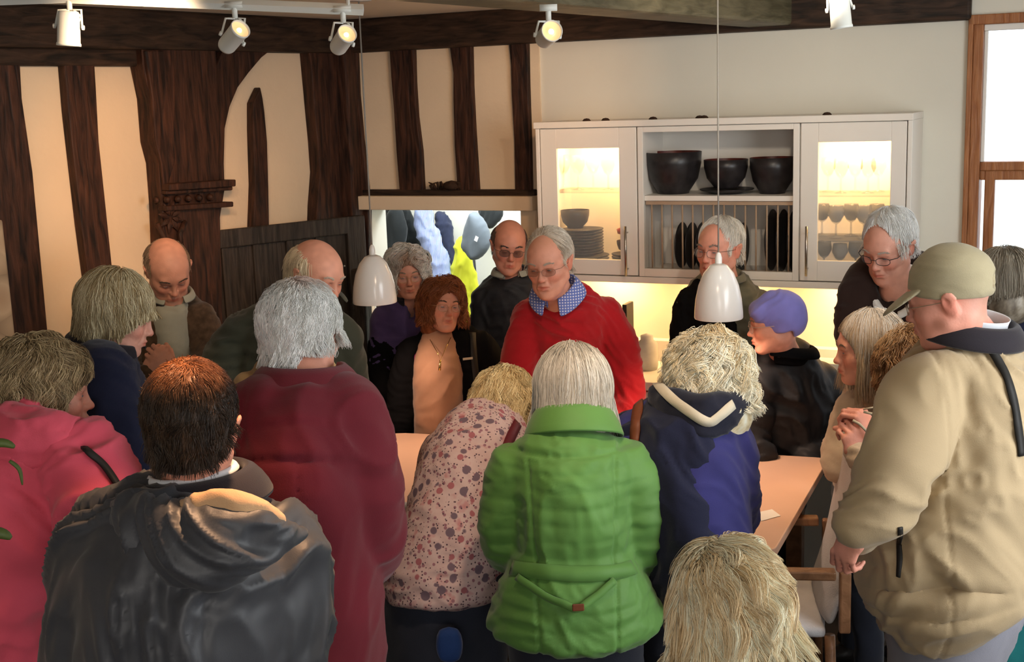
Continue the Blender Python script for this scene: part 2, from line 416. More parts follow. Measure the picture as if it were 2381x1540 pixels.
def hair(R, c, s, st, parent, seed=0, name='hair'):
    """st: dict(shell prims, cuts, n, length, whorl, comb, grav, lift, curl, thick, rad, cols, zmin, skip)"""
    rng = np.random.default_rng(seed + 100)
    shell = st['shell']; cuts = st.get('cuts', [])
    V, F = mesh_sdf(shell + [(*p[:-1], True) for p in cuts], h=st.get('h', .006), smooth_it=2)
    N = normals(V, F); V = V + N * (vnoise(V * 45, seed)[:, None] * .0025 + vnoise(V * np.array([30, 30, 16]), seed + 2)[:, None] * st.get('lump', .003))
    cols = np.clip(np.array(st['cols'], float) * 1.18, 0, .92)            # rows of rgb linear
    def colour(Q, rn):
        m = vnoise(Q * np.array([60, 60, 14]), seed + 5) * .5 + .5
        m = np.clip(m * .75 + rn * .45 - .1, 0, .999) * (len(cols) - 1); i = m.astype(int); f = (m - i)[:, None]
        c_ = cols[i] * (1 - f) + cols[i + 1] * f
        for (q, rr, cc, a) in st.get('patch', []):
            d = np.linalg.norm((Q - np.array(q)) / np.array(rr), axis=1); wgt = np.clip(1.5 - d, 0, 1)[:, None] * a
            c_ = c_ * (1 - wgt) + np.array(cc) * wgt
        return c_
    tint = colour(V, rng.random(len(V)) * .5) * .8
    M = st.get('n', 2500)
    ok = np.ones(len(V), bool)
    ok &= V[:, 2] > st.get('zmin', -.05)
    if 'rootcut' in st: ok &= sdf_points(st['rootcut'], V) > 0
    if cuts: ok &= np.min([prim_eval(p, V[:, 0], V[:, 1], V[:, 2]) for p in cuts], 0) > .006
    I = np.nonzero(ok)[0]
    J = rng.choice(I, M); Pp = V[J] + rng.normal(0, .003, (M, 3)); nn = N[J]
    S = st.get('seg', 9); L = st.get('length', .12) * (0.7 + .6 * rng.random(M)); ds = (L / (S - 1))[:, None]
    wh = np.array(st.get('whorl', (0, -.05, .11))); comb = np.array(st.get('comb', (0, 0, 0)), float)
    g = R.T @ np.array([0, 0, -1.0]); G = st.get('grav', .5)
    cl = st.get('clump', 22.0)
    jit = np.stack([vnoise(Pp * cl, seed + 20 + e) for e in range(3)], 1) * st.get('wild', .5)
    d = Pp - wh; d /= (np.linalg.norm(d, axis=1, keepdims=True) + 1e-6)
    if st.get('swirl'): d = d + np.cross(nn, d) * st['swirl']
    d = d * st.get('radial', 1.0) + comb + jit + g * G * .3
    if 'part' in st:      # comb away from a parting line at x = part
        sg = np.sign(Pp[:, 0] - st['part'])[:, None]; d = d + sg * np.array([1.0, 0, 0]) * st.get('partw', .8)
    d = d + nn * st.get('lift', .1)
    d /= (np.linalg.norm(d, axis=1, keepdims=True) + 1e-9)
    off = (st.get('thick', .007) * rng.random(M) ** 1.5)
    path = [Pp.copy()]; q = Pp.copy(); free = np.zeros(M, bool)
    for i in range(1, S):
        u = i / (S - 1)
        d = d + g * G * .28 + np.stack([vnoise(q * cl * 1.6, seed + 40 + e) for e in range(3)], 1) * st.get('wave', .12) + rng.normal(0, .04, (M, 3))
        d /= (np.linalg.norm(d, axis=1, keepdims=True) + 1e-9)
        q = q + d * ds
        e = .004; s0 = sdf_points(shell, q)
        gr = np.stack([sdf_points(shell, q + np.eye(3)[a] * e) - s0 for a in range(3)], 1); gr /= (np.linalg.norm(gr, axis=1, keepdims=True) + 1e-9)
        free |= (gr @ (-g) < -.25) & (G > .2)
        tgt = off * (0.35 + u) + .001
        corr = np.where(free, np.maximum(tgt - s0, 0) * .5, (tgt - s0) * st.get('stick', .8))
        if st.get('lift', .1) > .45: corr = np.maximum(tgt - s0, 0)
        q = q + gr * corr[:, None]
        nd = q - path[-1]; nd /= (np.linalg.norm(nd, axis=1, keepdims=True) + 1e-9); d = .5 * d + .5 * nd
        path.append(q.copy())
    PT = np.stack(path, 1)
    lk = st.get('lock', .45)
    if lk > 0:      # gather strands into locks around guide strands
        Kg = max(M // st.get('per', 14), 8); gi = rng.choice(M, Kg, replace=False); best = np.zeros(M, int)
        for a0 in range(0, M, 2000):
            dd_ = ((Pp[a0:a0 + 2000, None, :] - Pp[None, gi, :]) ** 2).sum(-1); best[a0:a0 + 2000] = dd_.argmin(1)
        gp = PT[gi[best]]; off0 = (Pp - Pp[gi[best]])[:, None, :]; uu = np.linspace(0, 1, S)[None, :, None]
        PT = PT * (1 - lk * uu ** .7) + (gp + off0 * (1 - .75 * uu)) * lk * uu ** .7; bkey = best
    else: bkey = np.arange(M)
    if st.get('curl', 0):
        A = st['curl']; gph = rng.random(M) * 6.28; ph = gph[bkey] + rng.random(M) * .7; fr = st.get('curlf', 2.2)
        u = np.linspace(0, 1, S)[None, :]; a1 = np.sin(ph[:, None] + u * fr * 2 * math.pi); a2 = np.cos(ph[:, None] * 1.3 + u * fr * 2 * math.pi)
        b1 = np.cross(d, nn); b1 /= (np.linalg.norm(b1, axis=1, keepdims=True) + 1e-9)
        u = np.minimum(u * 2.2, 1); PT = PT + A * (u * a1)[..., None] * b1[:, None, :] + A * .8 * (u * (a2 * .5 + .5))[..., None] * nn[:, None, :]
    # end strands at the hem and at the edge of the face
    fl = PT.reshape(-1, 3); hb, hs = st.get('hem', (-.07, -.03)); yy = np.clip((fl[:, 1] + .04) / .05, 0, 1)
    stop = fl[:, 2] < (hb + (hs - hb) * yy + np.repeat(rng.random(M) * st.get('hemj', .012), S))
    if cuts and not st.get('overface'):
        for p in [cuts[i_] for i_ in st.get('stops', (0,))]:
            q_ = (p[0], p[1], p[2] * st.get('fringe', .97), *p[3:]); stop |= prim_eval(q_, fl[:, 0], fl[:, 1], fl[:, 2]) < 0
    stop = np.logical_or.accumulate(stop.reshape(M, S), 1); stop[:, 0] = False
    lastok = (~stop).sum(1) - 1; ix = np.minimum(np.arange(S)[None, :], lastok[:, None])
    tail = np.arange(S)[None, :] - ix
    PT = np.take_along_axis(PT, ix[..., None], 1) + (tail * .0004)[..., None] * g
    keepm = lastok >= 1; PT = PT[keepm]; J = J[keepm]; Pp = Pp[keepm]; M = len(PT)
    if 'keep' in st:
        md = PT[:, :, :].reshape(-1, 3); k_ = (sdf_points(st['keep'], md) > 0).reshape(M, S).all(1); PT = PT[k_]; J = J[k_]; Pp = Pp[k_]; M = len(PT)
    rad = st.get('rad', .0011) * (0.7 + .6 * rng.random(M))
    V2, F2, C2 = strands_mesh(PT, rad, colour(Pp, rng.random(M)))
    VV = np.concatenate([V, V2]); FF = np.concatenate([F, F2 + len(V)]); CC = np.concatenate([tint, C2])
    return np_mesh(name, (VV * s) @ R.T + c, FF, 'hair', parent, True, CC)
def eyebrows(R, c, s, col, parent, seed=0, n=70, up=0.0):
    rng = np.random.default_rng(seed)
    for sd in (-1, 1):
        PT = []; u = rng.random(n); p = np.stack([sd * (.014 + .034 * u), .0955 - .014 * u ** 2 - .001, .020 + up + .006 * np.sin(u * 3) + rng.normal(0, .0016, n)], 1)
        d = np.stack([np.full(n, sd * .006), np.full(n, -.001), rng.normal(.001, .0012, n)], 1)
        PT.append(np.stack([p, p + d * .6 + np.array([0, .001, 0]), p + d * 1.2], 1))
        PT = np.concatenate(PT); V, F, C = strands_mesh(PT, np.full(len(PT), .0009), np.tile(np.array(col), (len(PT), 1)))
        np_mesh('eyebrow', (V * s) @ R.T + c, F, 'hair', parent, True, C)
def eyes(R, c, s, parent, look=(0, 0), iris=(.09, .12, .13), open_=.0062):
    for sd in (-1, 1):
        V = []; F = []; C = []
        n, m = 14, 10; o = np.array([sd * .030, .0755, -.003]); b = len(V)
        for i in range(m + 1):
            for j in range(n):
                a, t = math.pi * i / m, 2 * math.pi * j / n
                v = np.array([math.sin(a) * math.cos(t), math.cos(a), math.sin(a) * math.sin(t)])
                v = rz(look[0]) @ rx(look[1]) @ v; V.append(o + v * np.array([.0122, .0116, open_]))
                ang = a; C.append((.01, .01, .01) if ang < .25 else (iris if ang < .70 else (.50, .42, .38)))
        F += [[b + i * n + j, b + i * n + (j + 1) % n, b + (i + 1) * n + (j + 1) % n, b + (i + 1) * n + j] for i in range(m) for j in range(n)]
        np_mesh('eye', (np.array(V) * s) @ R.T + c, np.array(F), 'eye', parent, True, np.array(C))
attrmat('eye', 0.15, 0, 0, 0.5)
def glasses(R, c, s, parent, frame=(.03, .02, .02), tint=None, rim=.0009, w=.022, h=.016, y=.103, z=-.006, thick=1.0):
    root = MB(); lens = MB()
    def rimpts(sd, k=20):
        return [np.array([sd * .032 + w * np.sign(math.cos(a)) * abs(math.cos(a)) ** .75, y - .010 * (abs(sd * .032 + w * math.cos(a)) / .055) ** 2 * 1.3, z + h * np.sign(math.sin(a)) * abs(math.sin(a)) ** .8]) for a in [2 * math.pi * i / k for i in range(k)]]
    for sd in (-1, 1):
        pts = rimpts(sd); root.tube(pts, rim * thick, 6, close=True)
        lens.add(pts, [list(range(len(pts)))])
        root.tube([(sd * (.032 + w), y - .012, z + h * .5), (sd * .074, y - .03, z + h * .5), (sd * .080, .0, z + .006), (sd * .081, -.022, z - .004)], rim * 1.2 * thick, 6)
    root.tube([(-.011, y, z + .004), (0, y + .003, z + .007), (.011, y, z + .004)], rim * 1.1 * thick, 6)
    fr = f'glasses_frame_{abs(hash((frame, )))%9999}'
    if fr not in MATS: plain(fr, (*frame, 1), .3, .3 if max(frame) > .2 else 0, 0.02, bump=0)
    g = np_mesh('glasses', (np.array(root.V) * s) @ R.T + c, root.F, fr, parent)
    g['_b'] = parent['_b']
    np_mesh('lens', (np.array(lens.V) * s) @ R.T + c, lens.F, (tint if isinstance(tint, str) else 'sunglass') if tint else 'spectacle', g, False)
    return g
def glassmat(name, col, alpha, rough=.05):
    m, t, b = newmat(name); b.inputs['Base Color'].default_value = (*col, 1); b.inputs['Roughness'].default_value = rough; b.inputs['Alpha'].default_value = alpha
    b.inputs['Specular IOR Level'].default_value = .6
    return m
glassmat('spectacle', (.8, .85, .85), .10); glassmat('sunglass', (.07, .045, .04), .60); glassmat('tinted_lens', (.16, .08, .05), .34)

# ------------------------------------------------------------------ people: hands
def hand_prims(w, d, n, s=1.0, curl=(25, 35, 25), spread=4, thumb=(35, 25), left=False):
    """w wrist point, d direction of the fingers, n back-of-hand normal; returns prims"""
    d = nrm(d); n = nrm(np.asarray(n) - d * np.dot(n, d)); x = np.cross(d, n) * (-1 if left else 1)   # x towards the little finger side
    M = np.stack([x, d, n], 1); o = np.array(w, float); out = []
    L = lambda v: o + M @ (np.array(v, float) * s)
    out.append(T(L((0, -.02, 0)), L((0, .03, 0)), (.026 * s, .017 * s), (.034 * s, .015 * s), M[:, 0], .012))
    out.append(T(L((0, .03, 0)), L((.002, .075, .002)), (.036 * s, .015 * s), (.038 * s, .011 * s), M[:, 0], .012))
    xs = (-.029, -.010, .009, .027); ls = ((.042, .026, .022), (.046, .030, .023), (.043, .028, .022), (.034, .021, .019)); y0 = (.082, .087, .083, .074)
    for i in range(4):
        p = np.array([xs[i], y0[i], .002]); a = 0.0; sp = math.radians((i - 1.4) * spread); r = (.0092, .0092, .0088, .0078)[i]
        for j in range(3):
            a -= math.radians(curl[j] * (1 + .08 * (i - 1)))
            dv = np.array([math.sin(sp) * math.cos(a), math.cos(sp) * math.cos(a), math.sin(a)]) * ls[i][j]
            out.append(T(L(p), L(p + dv), r * s, r * .9 * s, M[:, 0], .004)); p = p + dv; r *= .9
    p = np.array([-.026, .018, -.004]); a = math.radians(thumb[0]); b = math.radians(thumb[1])
    for j, (l, r) in enumerate(((.042, .013), (.034, .0105), (.026, .0095))):
        dv = np.array([-math.sin(a), math.cos(a) * math.cos(b), -math.cos(a) * math.sin(b) - .2]); dv = nrm(dv) * l
        out.append(T(L(p), L(p + dv), r * s, r * .9 * s, M[:, 0], .006)); p = p + dv; a *= .6; b += .3
    return out

# ------------------------------------------------------------------ people: clothing helpers
def folds(V, N, amp, scale=9.0, seed=0, dirv=(0.3, 0.1, 1.0), ridged=True):
    d = nrm(dirv); Q = V * scale; Q = Q - np.outer(Q @ d, d) * .0
    wq = np.stack([vnoise(V * 4 + 7, seed + e) for e in range(3)], 1)
    S = np.array([1.0, 1.0, 1.0]); a = Q + wq * 1.3
    a = a + np.outer(a @ d, d) * 1.6          # compress along d: folds run across d
    v = vnoise(a, seed + 9); v2 = vnoise(a * 2.1 + 3, seed + 10)
    if ridged: v = 1 - 2 * np.abs(v) ** .8; v2 = 1 - 2 * np.abs(v2)
    return V + N * (amp * (v + .4 * v2))[:, None]
def garment(name, prims, mat, parent, h=.010, amp=.004, scale=9, seed=0, dirv=(.3, .1, 1), tintf=None, post=None, smooth_it=2, ridged=True):
    V, F = mesh_sdf(prims, h=h, smooth_it=smooth_it)
    N = normals(V, F)
    if amp: V = folds(V, N, amp, scale, seed, dirv, ridged)
    if post is not None: V = post(V, normals(V, F))
    tint = tintf(V) if tintf else None
    return np_mesh(name, V, F, mat, parent, True, tint)
def collar(name, c, R, mat, parent, rx_=.07, ry_=.075, prof=((0, 0), (.004, .035), (.014, .045), (.026, .012)), gap=50, front=90, n=40, th=.004, dip=0.0, tintf=None):
    """swept collar: prof rows (outward, up); gap degrees open at the front (local +y)"""
    V = []; F = []; m = len(prof)
    for i in range(n + 1):
        a = math.radians(90 + gap / 2 + (360 - gap) * i / n); ca, sa = math.cos(a), math.sin(a)
        fr = max(0, sa)
        for (o, u) in prof: V.append(np.array(c) + R @ np.array([(rx_ + o) * ca, (ry_ + o) * sa, u - dip * fr ** 2]))
    for i in range(n): F += [[i * m + k, (i + 1) * m + k, (i + 1) * m + k + 1, i * m + k + 1] for k in range(m - 1)]
    o = np_mesh(name, V, np.array(F), mat, parent, True, tintf(np.array(V)) if tintf else None)
    md = o.modifiers.new('solid', 'SOLIDIFY'); md.thickness = th; md.offset = 0
    md = o.modifiers.new('sub', 'SUBSURF'); md.levels = 1; md.render_levels = 1
    return o
def bvh_of(o):
    me = o.data; b = np.array(o.parent['_b']) if o.parent else np.array(o.location)
    V = [Vector(v.co) + Vector(b) for v in me.vertices]; return BVHTree.FromPolygons(V, [tuple(p.vertices) for p in me.polygons])
def drape(name, pix, objs, width, mat, parent, lift=.004, th=.003, sub=6, Y=None, wdir=None):
    """a flat strap laid on the surface of clothing, along points of the photograph"""
    trees = [bvh_of(o) for o in objs]; pts = catmull(np.array(pix, float), sub); pos = []; nn = []
    for q in pts:
        d = Vector(nrm(ray(q[0], q[1]))); best = None
        for t in trees:
            h = t.ray_cast(Vector(CAM), d)
            if h[0] is not None and (best is None or h[3] < best[3]): best = h
        if best is None:
            if pos: continue
            else: continue
        n = np.array(best[1]); n = -n if n @ np.array(d) > 0 else n
        pos.append(np.array(best[0])); nn.append(n)
    pos = np.array(pos); nn = np.array(nn)
    if len(pos) < 2: return None
    for _ in range(2): pos[1:-1] = (pos[:-2] + 2 * pos[1:-1] + pos[2:]) / 4; nn[1:-1] = (nn[:-2] + nn[1:-1] + nn[2:]) / 3
    nn /= np.linalg.norm(nn, axis=1, keepdims=True); pos = pos + nn * lift
    t = np.gradient(pos, axis=0); s = np.cross(t, nn); s /= (np.linalg.norm(s, axis=1, keepdims=True) + 1e-9)
    wd = np.asarray(width) if hasattr(width, '__len__') else np.full(len(pos), width)
    wd = np.interp(np.linspace(0, 1, len(pos)), np.linspace(0, 1, len(wd)), wd)[:, None]
    V = np.stack([pos - s * wd / 2, pos + nn * .001, pos + s * wd / 2], 1).reshape(-1, 3)
    F = np.array([[i * 3 + k, i * 3 + k + 1, i * 3 + 4 + k, i * 3 + 3 + k] for i in range(len(pos) - 1) for k in (0, 1)])
    o = np_mesh(name, V, F, mat, parent, False); md = o.modifiers.new('solid', 'SOLIDIFY'); md.thickness = th; md.offset = 0
    return o
def hit(px, py, obj):
    h = bvh_of(obj).ray_cast(Vector(CAM), Vector(nrm(ray(px, py)))); return (np.array(h[0]), np.array(h[1])) if h[0] is not None else (None, None)

SKIN = np.array(srgb(208, 160, 142)[:3])
def person(label, head, torso, arms=(), legs=None, shoes='shoe_black', trousers='trousers_dark', skin=(1, 1, 1), hd=None, face=True, hands=(), neckr=.056, hfine=None, scalp=None, foot=None, neck_base=None, group=None, trouser_rings=None):
    """head: (px, py, Y, phi, pitch, roll, scale). torso: rows (py, pxL, pxR, Y, depth radius). arms: list of rows (px, py, Y, r)"""
    px, py, Y, phi, pit, rol, s = head
    c = P(px, py, Y); R = head_frame(phi, pit, rol)
    rings = []
    for (y_, l, r_, Yr, dp) in torso:
        q = P((l + r_) / 2, y_, Yr); rings.append([*q, (r_ - l) / 2 * Yr / FPX, dp])
    rings = np.array(rings)
    hip = rings[-1, :3].copy()
    if foot is None: foot = (hip[0], hip[1])
    base = np.array([foot[0], foot[1], 0.0])
    body = place(head_prims(**(hd or {})), R, c, s)
    nb = rings[0, :3] if neck_base is None else np.array(neck_base)
    n0 = c + R @ (np.array([0, -.018, -.045]) * s); nf = c + R @ (np.array([0, .004, -.075]) * s)
    mid = (n0 + nb) / 2 + (R[:, 1] * .004)
    nr = neckr * s
    body += chain([[*n0, nr, nr * 1.05], [*mid, nr * .98, nr], [*nb, nr * 1.12, nr * 1.1]], k=.02, sub=2)
    body.append(T(nf, nb + np.array([0, 0, .02]), nr * .6, nr * .7, k=.03))
    inner = rings.copy(); inner[:, 3:] *= .62
    body += chain(inner, k=.03, sub=1, cap=.25)
    fine = []
    hf = hfine or (.0035 if face else .005)
    fine.append((c - .135 * s, c + .135 * s, hf))
    for a in arms:
        q = np.array([[*P(p[0], p[1], p[2]), p[3] * .5, p[3] * .5] for p in a]); body += chain(q, k=.02, sub=1)
    for hnd in hands:
        pr = hand_prims(**hnd); body += pr
        lo = np.min([prim_box(p)[0] for p in pr], 0); hi = np.max([prim_box(p)[1] for p in pr], 0); fine.append((lo, hi, .004))
    # legs to the floor
    hz = max(hip[2], .25); side = np.array([1.0, 0, 0]); lp = []
    a_ = math.radians(phi); sx = np.array([math.cos(a_), math.sin(a_), 0])
    feet = []
    for sd in (-1, 1):
        h_ = hip + sx * sd * .085; f_ = base + sx * sd * .10; kn = (h_ + f_) / 2 + np.array([math.sin(a_), -math.cos(a_), 0]) * .03
        feet.append(f_); lp.append([[*h_, .085, .09], [*(h_ * .6 + kn * .4), .08, .085], [kn[0], kn[1], hz * .5, .062, .065], [f_[0], f_[1], .22, .05, .055], [f_[0], f_[1], .085, .045, .05]])
        body += chain([[*h_, .05, .05], [kn[0], kn[1], hz * .5, .04, .04], [f_[0], f_[1], .06, .03, .035]], k=.02, sub=1)
    V, F = mesh_sdf(body, h=.016, fine=fine, smooth_it=1)
    # colour by place on the head
    Q = ((V - c) @ R) / s; tint = np.tile(SKIN * np.array(skin), (len(V), 1))
    def blob(q, rr, col, a):
        d = np.linalg.norm((Q - np.array(q)) / np.array(rr), axis=1); wgt = (np.clip(1.4 - d, 0, 1) * a)[:, None]; tint[:] = tint * (1 - wgt) + tint * np.array(col) * wgt
    for sd in (-1, 1):
        blob((sd * .040, .070, -.034), (.02, .03, .018), (1.03, .80, .78), .8); blob((sd * .080, -.012, -.008), (.012, .03, .035), (1.03, .78, .74), .8)
        blob((sd * .030, .085, -.006), (.019, .02, .012), (.74, .58, .55), .9); blob((sd * .026, .09, -.052), (.005, .02, .016), (.80, .68, .66), .7)  # eye sockets and nose-to-mouth creases: shade painted into the skin tint
    blob((0, .108, -.036), (.013, .015, .012), (1.04, .78, .74), .9)
    blob((0, .095, -.067), (.021, .016, .0085), (.80, .46, .45), 1.0)
    tint *= (1 + .10 * vnoise(Q * 60, 3)[:, None] + .06 * vnoise(Q * 22, 4)[:, None])
    if scalp is not None:      # stubble or thin hair on the scalp, a colour of its own
        for (q, rr, col, a) in scalp:
            d = np.linalg.norm((Q - np.array(q)) / np.array(rr), axis=1); wgt = (np.clip(1.5 - d, 0, 1) * a)[:, None]; tint = tint * (1 - wgt) + np.array(col) * wgt
    root = np_mesh('person', V, F, 'skin', None, True, np.clip(tint, 0, 1), base=base)
    root['_b'] = [float(x) for x in base]
    tag(root, label, 'person', group)
    # trousers and shoes
    tp = []
    if trouser_rings is not None:
        tr = []
        for (y_, l, r_, Yr, dp) in trouser_rings: q = P((l + r_) / 2, y_, Yr); tr.append([*q, (r_ - l) / 2 * Yr / FPX, dp])
        tp += chain(tr, k=.03)
    else: tp.append(T(hip + np.array([0, 0, .05]), hip + np.array([0, 0, -.03]), (min(rings[-1, 3] * .85, .17), .11), (.15, .10), sx, .04))
    for q in lp: tp += chain(q, side=sx, k=.03)
    garment('trousers', tp, trousers, root, h=.016, amp=.004, scale=8, seed=int(px))
    for f_ in feet:
        fd = np.array([math.sin(a_), -math.cos(a_), 0]); pr = [T(f_ + np.array([0, 0, .048]) - fd * .05, f_ + fd * .16 + np.array([0, 0, .036]), (.038, .046), (.04, .032), sx, .02), T(f_ + np.array([0, 0, .05]), f_ + np.array([0, 0, .10]), .042, .04, sx, .02)]
        garment('shoe', pr, shoes, root, h=.012, amp=0)
    info = dict(c=c, R=R, s=s, rings=rings, root=root, arms=arms, seed=int(px), phi=phi)
    return info
def torso_prims(I, torso=None, arms=None, grow=0.0, k=.03, side=(1, 0, 0), upto=None, akk=.014):
    rg = I['rings'].copy()
    if torso is not None:
        rg = np.array([[*P((l + r_) / 2, y_, Yr), (r_ - l) / 2 * Yr / FPX, dp] for (y_, l, r_, Yr, dp) in torso])
    rg[:, 3:] += grow
    pr = chain(rg, side=side, k=k, cap=.30)
    for a in (I['arms'] if arms is None else arms):
        q = np.array([[*P(p[0], p[1], p[2]), p[3] + grow, p[3] + grow] for p in a]); pr += chain(q, k=akk)
    return pr
def body_frame(phi, lean=0): return head_frame(phi, lean, 0)

# ------------------------------------------------------------------ the room's frame
_p0 = P(1660, 400, 5.75)
aB, aA = math.radians(25), math.radians(57)
dB = np.array([math.cos(aB), -math.sin(aB), 0]); nB = np.array([-math.sin(aB), -math.cos(aB), 0])
dA = np.array([-math.cos(aA), -math.sin(aA), 0]); nA = np.array([math.sin(aA), -math.cos(aA), 0])
_d = ray(800, 350); K = CAM + _d * (((np.array([_p0[0], _p0[1], 0]) - CAM) @ nB) / (_d @ nB)); K[2] = 0
ZUP = np.array([0, 0, 1.0]); ZC = 2.571
RB = np.stack([dB, nB, ZUP], 1); RA = np.stack([dA, nA, ZUP], 1)
def WB(s, z, off=0.0): return K + dB * s + nB * off + ZUP * z
def WA(s, z, off=0.0): return K + dA * s + nA * off + ZUP * z
def pxB(px, py, off=0.0):
    d = ray(px, py); return CAM + d * (((K + nB * off - CAM) @ nB) / (d @ nB))
def pxA(px, py, off=0.0):
    d = ray(px, py); return CAM + d * (((K + nA * off - CAM) @ nA) / (d @ nA))
def sB(px, py, off=0.0): q = pxB(px, py, off) - K; return q @ dB, q[2]
def boxB(mb, s0, s1, z0, z1, o0, o1): return mb.box(WB((s0 + s1) / 2, (z0 + z1) / 2, (o0 + o1) / 2), (s1 - s0, o1 - o0, z1 - z0), RB)
def boxA(mb, s0, s1, z0, z1, o0, o1): return mb.box(WA((s0 + s1) / 2, (z0 + z1) / 2, (o0 + o1) / 2), (s1 - s0, o1 - o0, z1 - z0), RA)

# ------------------------------------------------------------------ materials of the room
def oak(name, dark, light, rough=.62, scale=(3, 3, .5)):
    m, t, b = newmat(name); b.inputs['Roughness'].default_value = rough; b.inputs['Specular IOR Level'].default_value = .25
    tc = t.nodes.new('ShaderNodeTexCoord'); mp = t.nodes.new('ShaderNodeMapping'); mp.inputs['Scale'].default_value = scale
    n = t.nodes.new('ShaderNodeTexNoise'); n.inputs['Scale'].default_value = 9; n.inputs['Detail'].default_value = 8; n.inputs['Distortion'].default_value = .6
    t.links.new(tc.outputs['Object'], mp.inputs[0]); t.links.new(mp.outputs[0], n.inputs['Vector'])
    r = ramp(t, n.outputs[0], [(.32, dark), (.52, tuple((np.array(dark) + np.array(light)) / 2)), (.72, light)]); t.links.new(r.outputs[0], b.inputs['Base Color'])
    bp = t.nodes.new('ShaderNodeBump'); bp.inputs['Strength'].default_value = .55; bp.inputs['Distance'].default_value = .012
    t.links.new(n.outputs[0], bp.inputs['Height']); t.links.new(bp.outputs[0], b.inputs['Normal']); return m
oak('dark_oak', (.010, .005, .004, 1), (.080, .032, .018, 1), .6, (5, 5, .7))
oak('dark_oak_beam', (.012, .008, .006, 1), (.065, .036, .022, 1), .6, (.8, .8, 5))
oak('olive_oak', (.07, .062, .035, 1), (.16, .14, .085, 1), .5, (.8, .8, 5))
oak('door_oak', (.018, .015, .013, 1), (.060, .048, .040, 1), .5, (6, 6, .6))
oak('orange_wood', (.28, .10, .035, 1), (.46, .20, .08, 1), .45, (6, 6, .6))
oak('chair_wood', (.16, .075, .035, 1), (.28, .14, .07, 1), .4, (2, 2, 2))
plain('plaster_cream', srgb(230, 209, 180), .9, 0, .02, 3, .35, 14, bdist=.01)
plain('plaster_white', srgb(226, 222, 208), .9, 0, .012, 3, .2, 14, bdist=.008)
plain('ceiling_plaster', srgb(236, 226, 208), .9, 0, .015, 3, .25, 14)
plain('white_paint', srgb(236, 233, 226), .45, 0, .01, 4, .05, 60)
plain('cabinet_paint', srgb(236, 230, 220), .4, 0, .01, 4, .04, 60)
plain('white_enamel', srgb(240, 240, 238), .18, 0, .005, 4, 0, spec=.5)
plain('fixture_white', srgb(225, 228, 222), .4, 0, .01, 4, 0)
plain('cord_grey', srgb(150, 148, 142), .5, 0, .01, 4, 0)
plain('steel', srgb(170, 166, 158), .3, 1.0, .02, 4, 0)
plain('stoneware_dark', (.020, .017, .018, 1), .35, 0, .2, 30, .1, 40, spec=.4)
plain('stoneware_red', (.10, .018, .012, 1), .4, 0, .2, 30, .1, 40)
plain('red_lacquer', (.30, .03, .015, 1), .3, 0, .1, 30, 0)
plain('dried_leaf', (.035, .016, .008, 1), .9, 0, .3, 30, .4, 60)
plain('rack_wood', srgb(175, 150, 125), .5, 0, .05, 10, 0)
plain('table_laminate', srgb(226, 186, 160), .28, 0, .015, 5, .02, 60, spec=.45)
plain('floor_dark', (.05, .035, .025, 1), .5, 0, .15, 2, .15, 10)
plain('chair_felt', srgb(205, 203, 205), .9, 0, .03, 12, .4, 200)
plain('chair_felt_grey', srgb(150, 145, 140), .9, 0, .05, 12, .4, 200)
plain('brass', srgb(180, 150, 90), .3, 1, .03, 6, 0)
plain('black_plastic', (.012, .012, .014, 1), .4, 0, .1, 10, 0)
plain('lime_paint', (.5, .5, .47, 1), .8, 0, .1, 10, .1, 30)
cloth('trousers_dark', (.016, .018, .028, 1)); cloth('trousers_grey', srgb(125, 122, 122), scale=6); cloth('trousers_olive', (.06, .058, .045, 1)); plain('shoe_black', (.012, .01, .01, 1), .4)
def emis(name, col, st):
    m, t, b = newmat(name); b.inputs['Base Color'].default_value = (*col, 1); b.inputs['Emission Color'].default_value = (*col, 1); b.inputs['Emission Strength'].default_value = st
    b.inputs['Roughness'].default_value = .3; return m
emis('lamp_glow', (1, .62, .28), 4); emis('led_strip', (1, .66, .30), 7); emis('lamp_warm_ring', (1, .62, .30), .75)
m, t, b = newmat('pane'); b.inputs['Transmission Weight'].default_value = 1; b.inputs['Roughness'].default_value = 0; b.inputs['IOR'].default_value = 1.02; b.inputs['Specular IOR Level'].default_value = .6
b.inputs['Base Color'].default_value = (.97, .99, .98, 1)
m, t, b = newmat('drinking_glass'); b.inputs['Base Color'].default_value = (.95, .93, .88, 1); b.inputs['Alpha'].default_value = .13; b.inputs['Roughness'].default_value = .04; b.inputs['Specular IOR Level'].default_value = .9
m, t, b = newmat('stone_wall'); b.inputs['Roughness'].default_value = .95
vo = t.nodes.new('ShaderNodeTexVoronoi'); vo.inputs['Scale'].default_value = 7; tc = t.nodes.new('ShaderNodeTexCoord'); t.links.new(tc.outputs['Object'], vo.inputs['Vector'])
r = ramp(t, vo.outputs['Distance'], [(0, srgb(150, 120, 95)), (.5, srgb(185, 165, 140)), (1, srgb(80, 60, 45))]); t.links.new(r.outputs[0], b.inputs['Base Color'])
bp = t.nodes.new('ShaderNodeBump'); bp.inputs['Distance'].default_value = .03; t.links.new(vo.outputs['Distance'], bp.inputs['Height']); t.links.new(bp.outputs[0], b.inputs['Normal'])

def structure(o): o['kind'] = 'structure'; return o
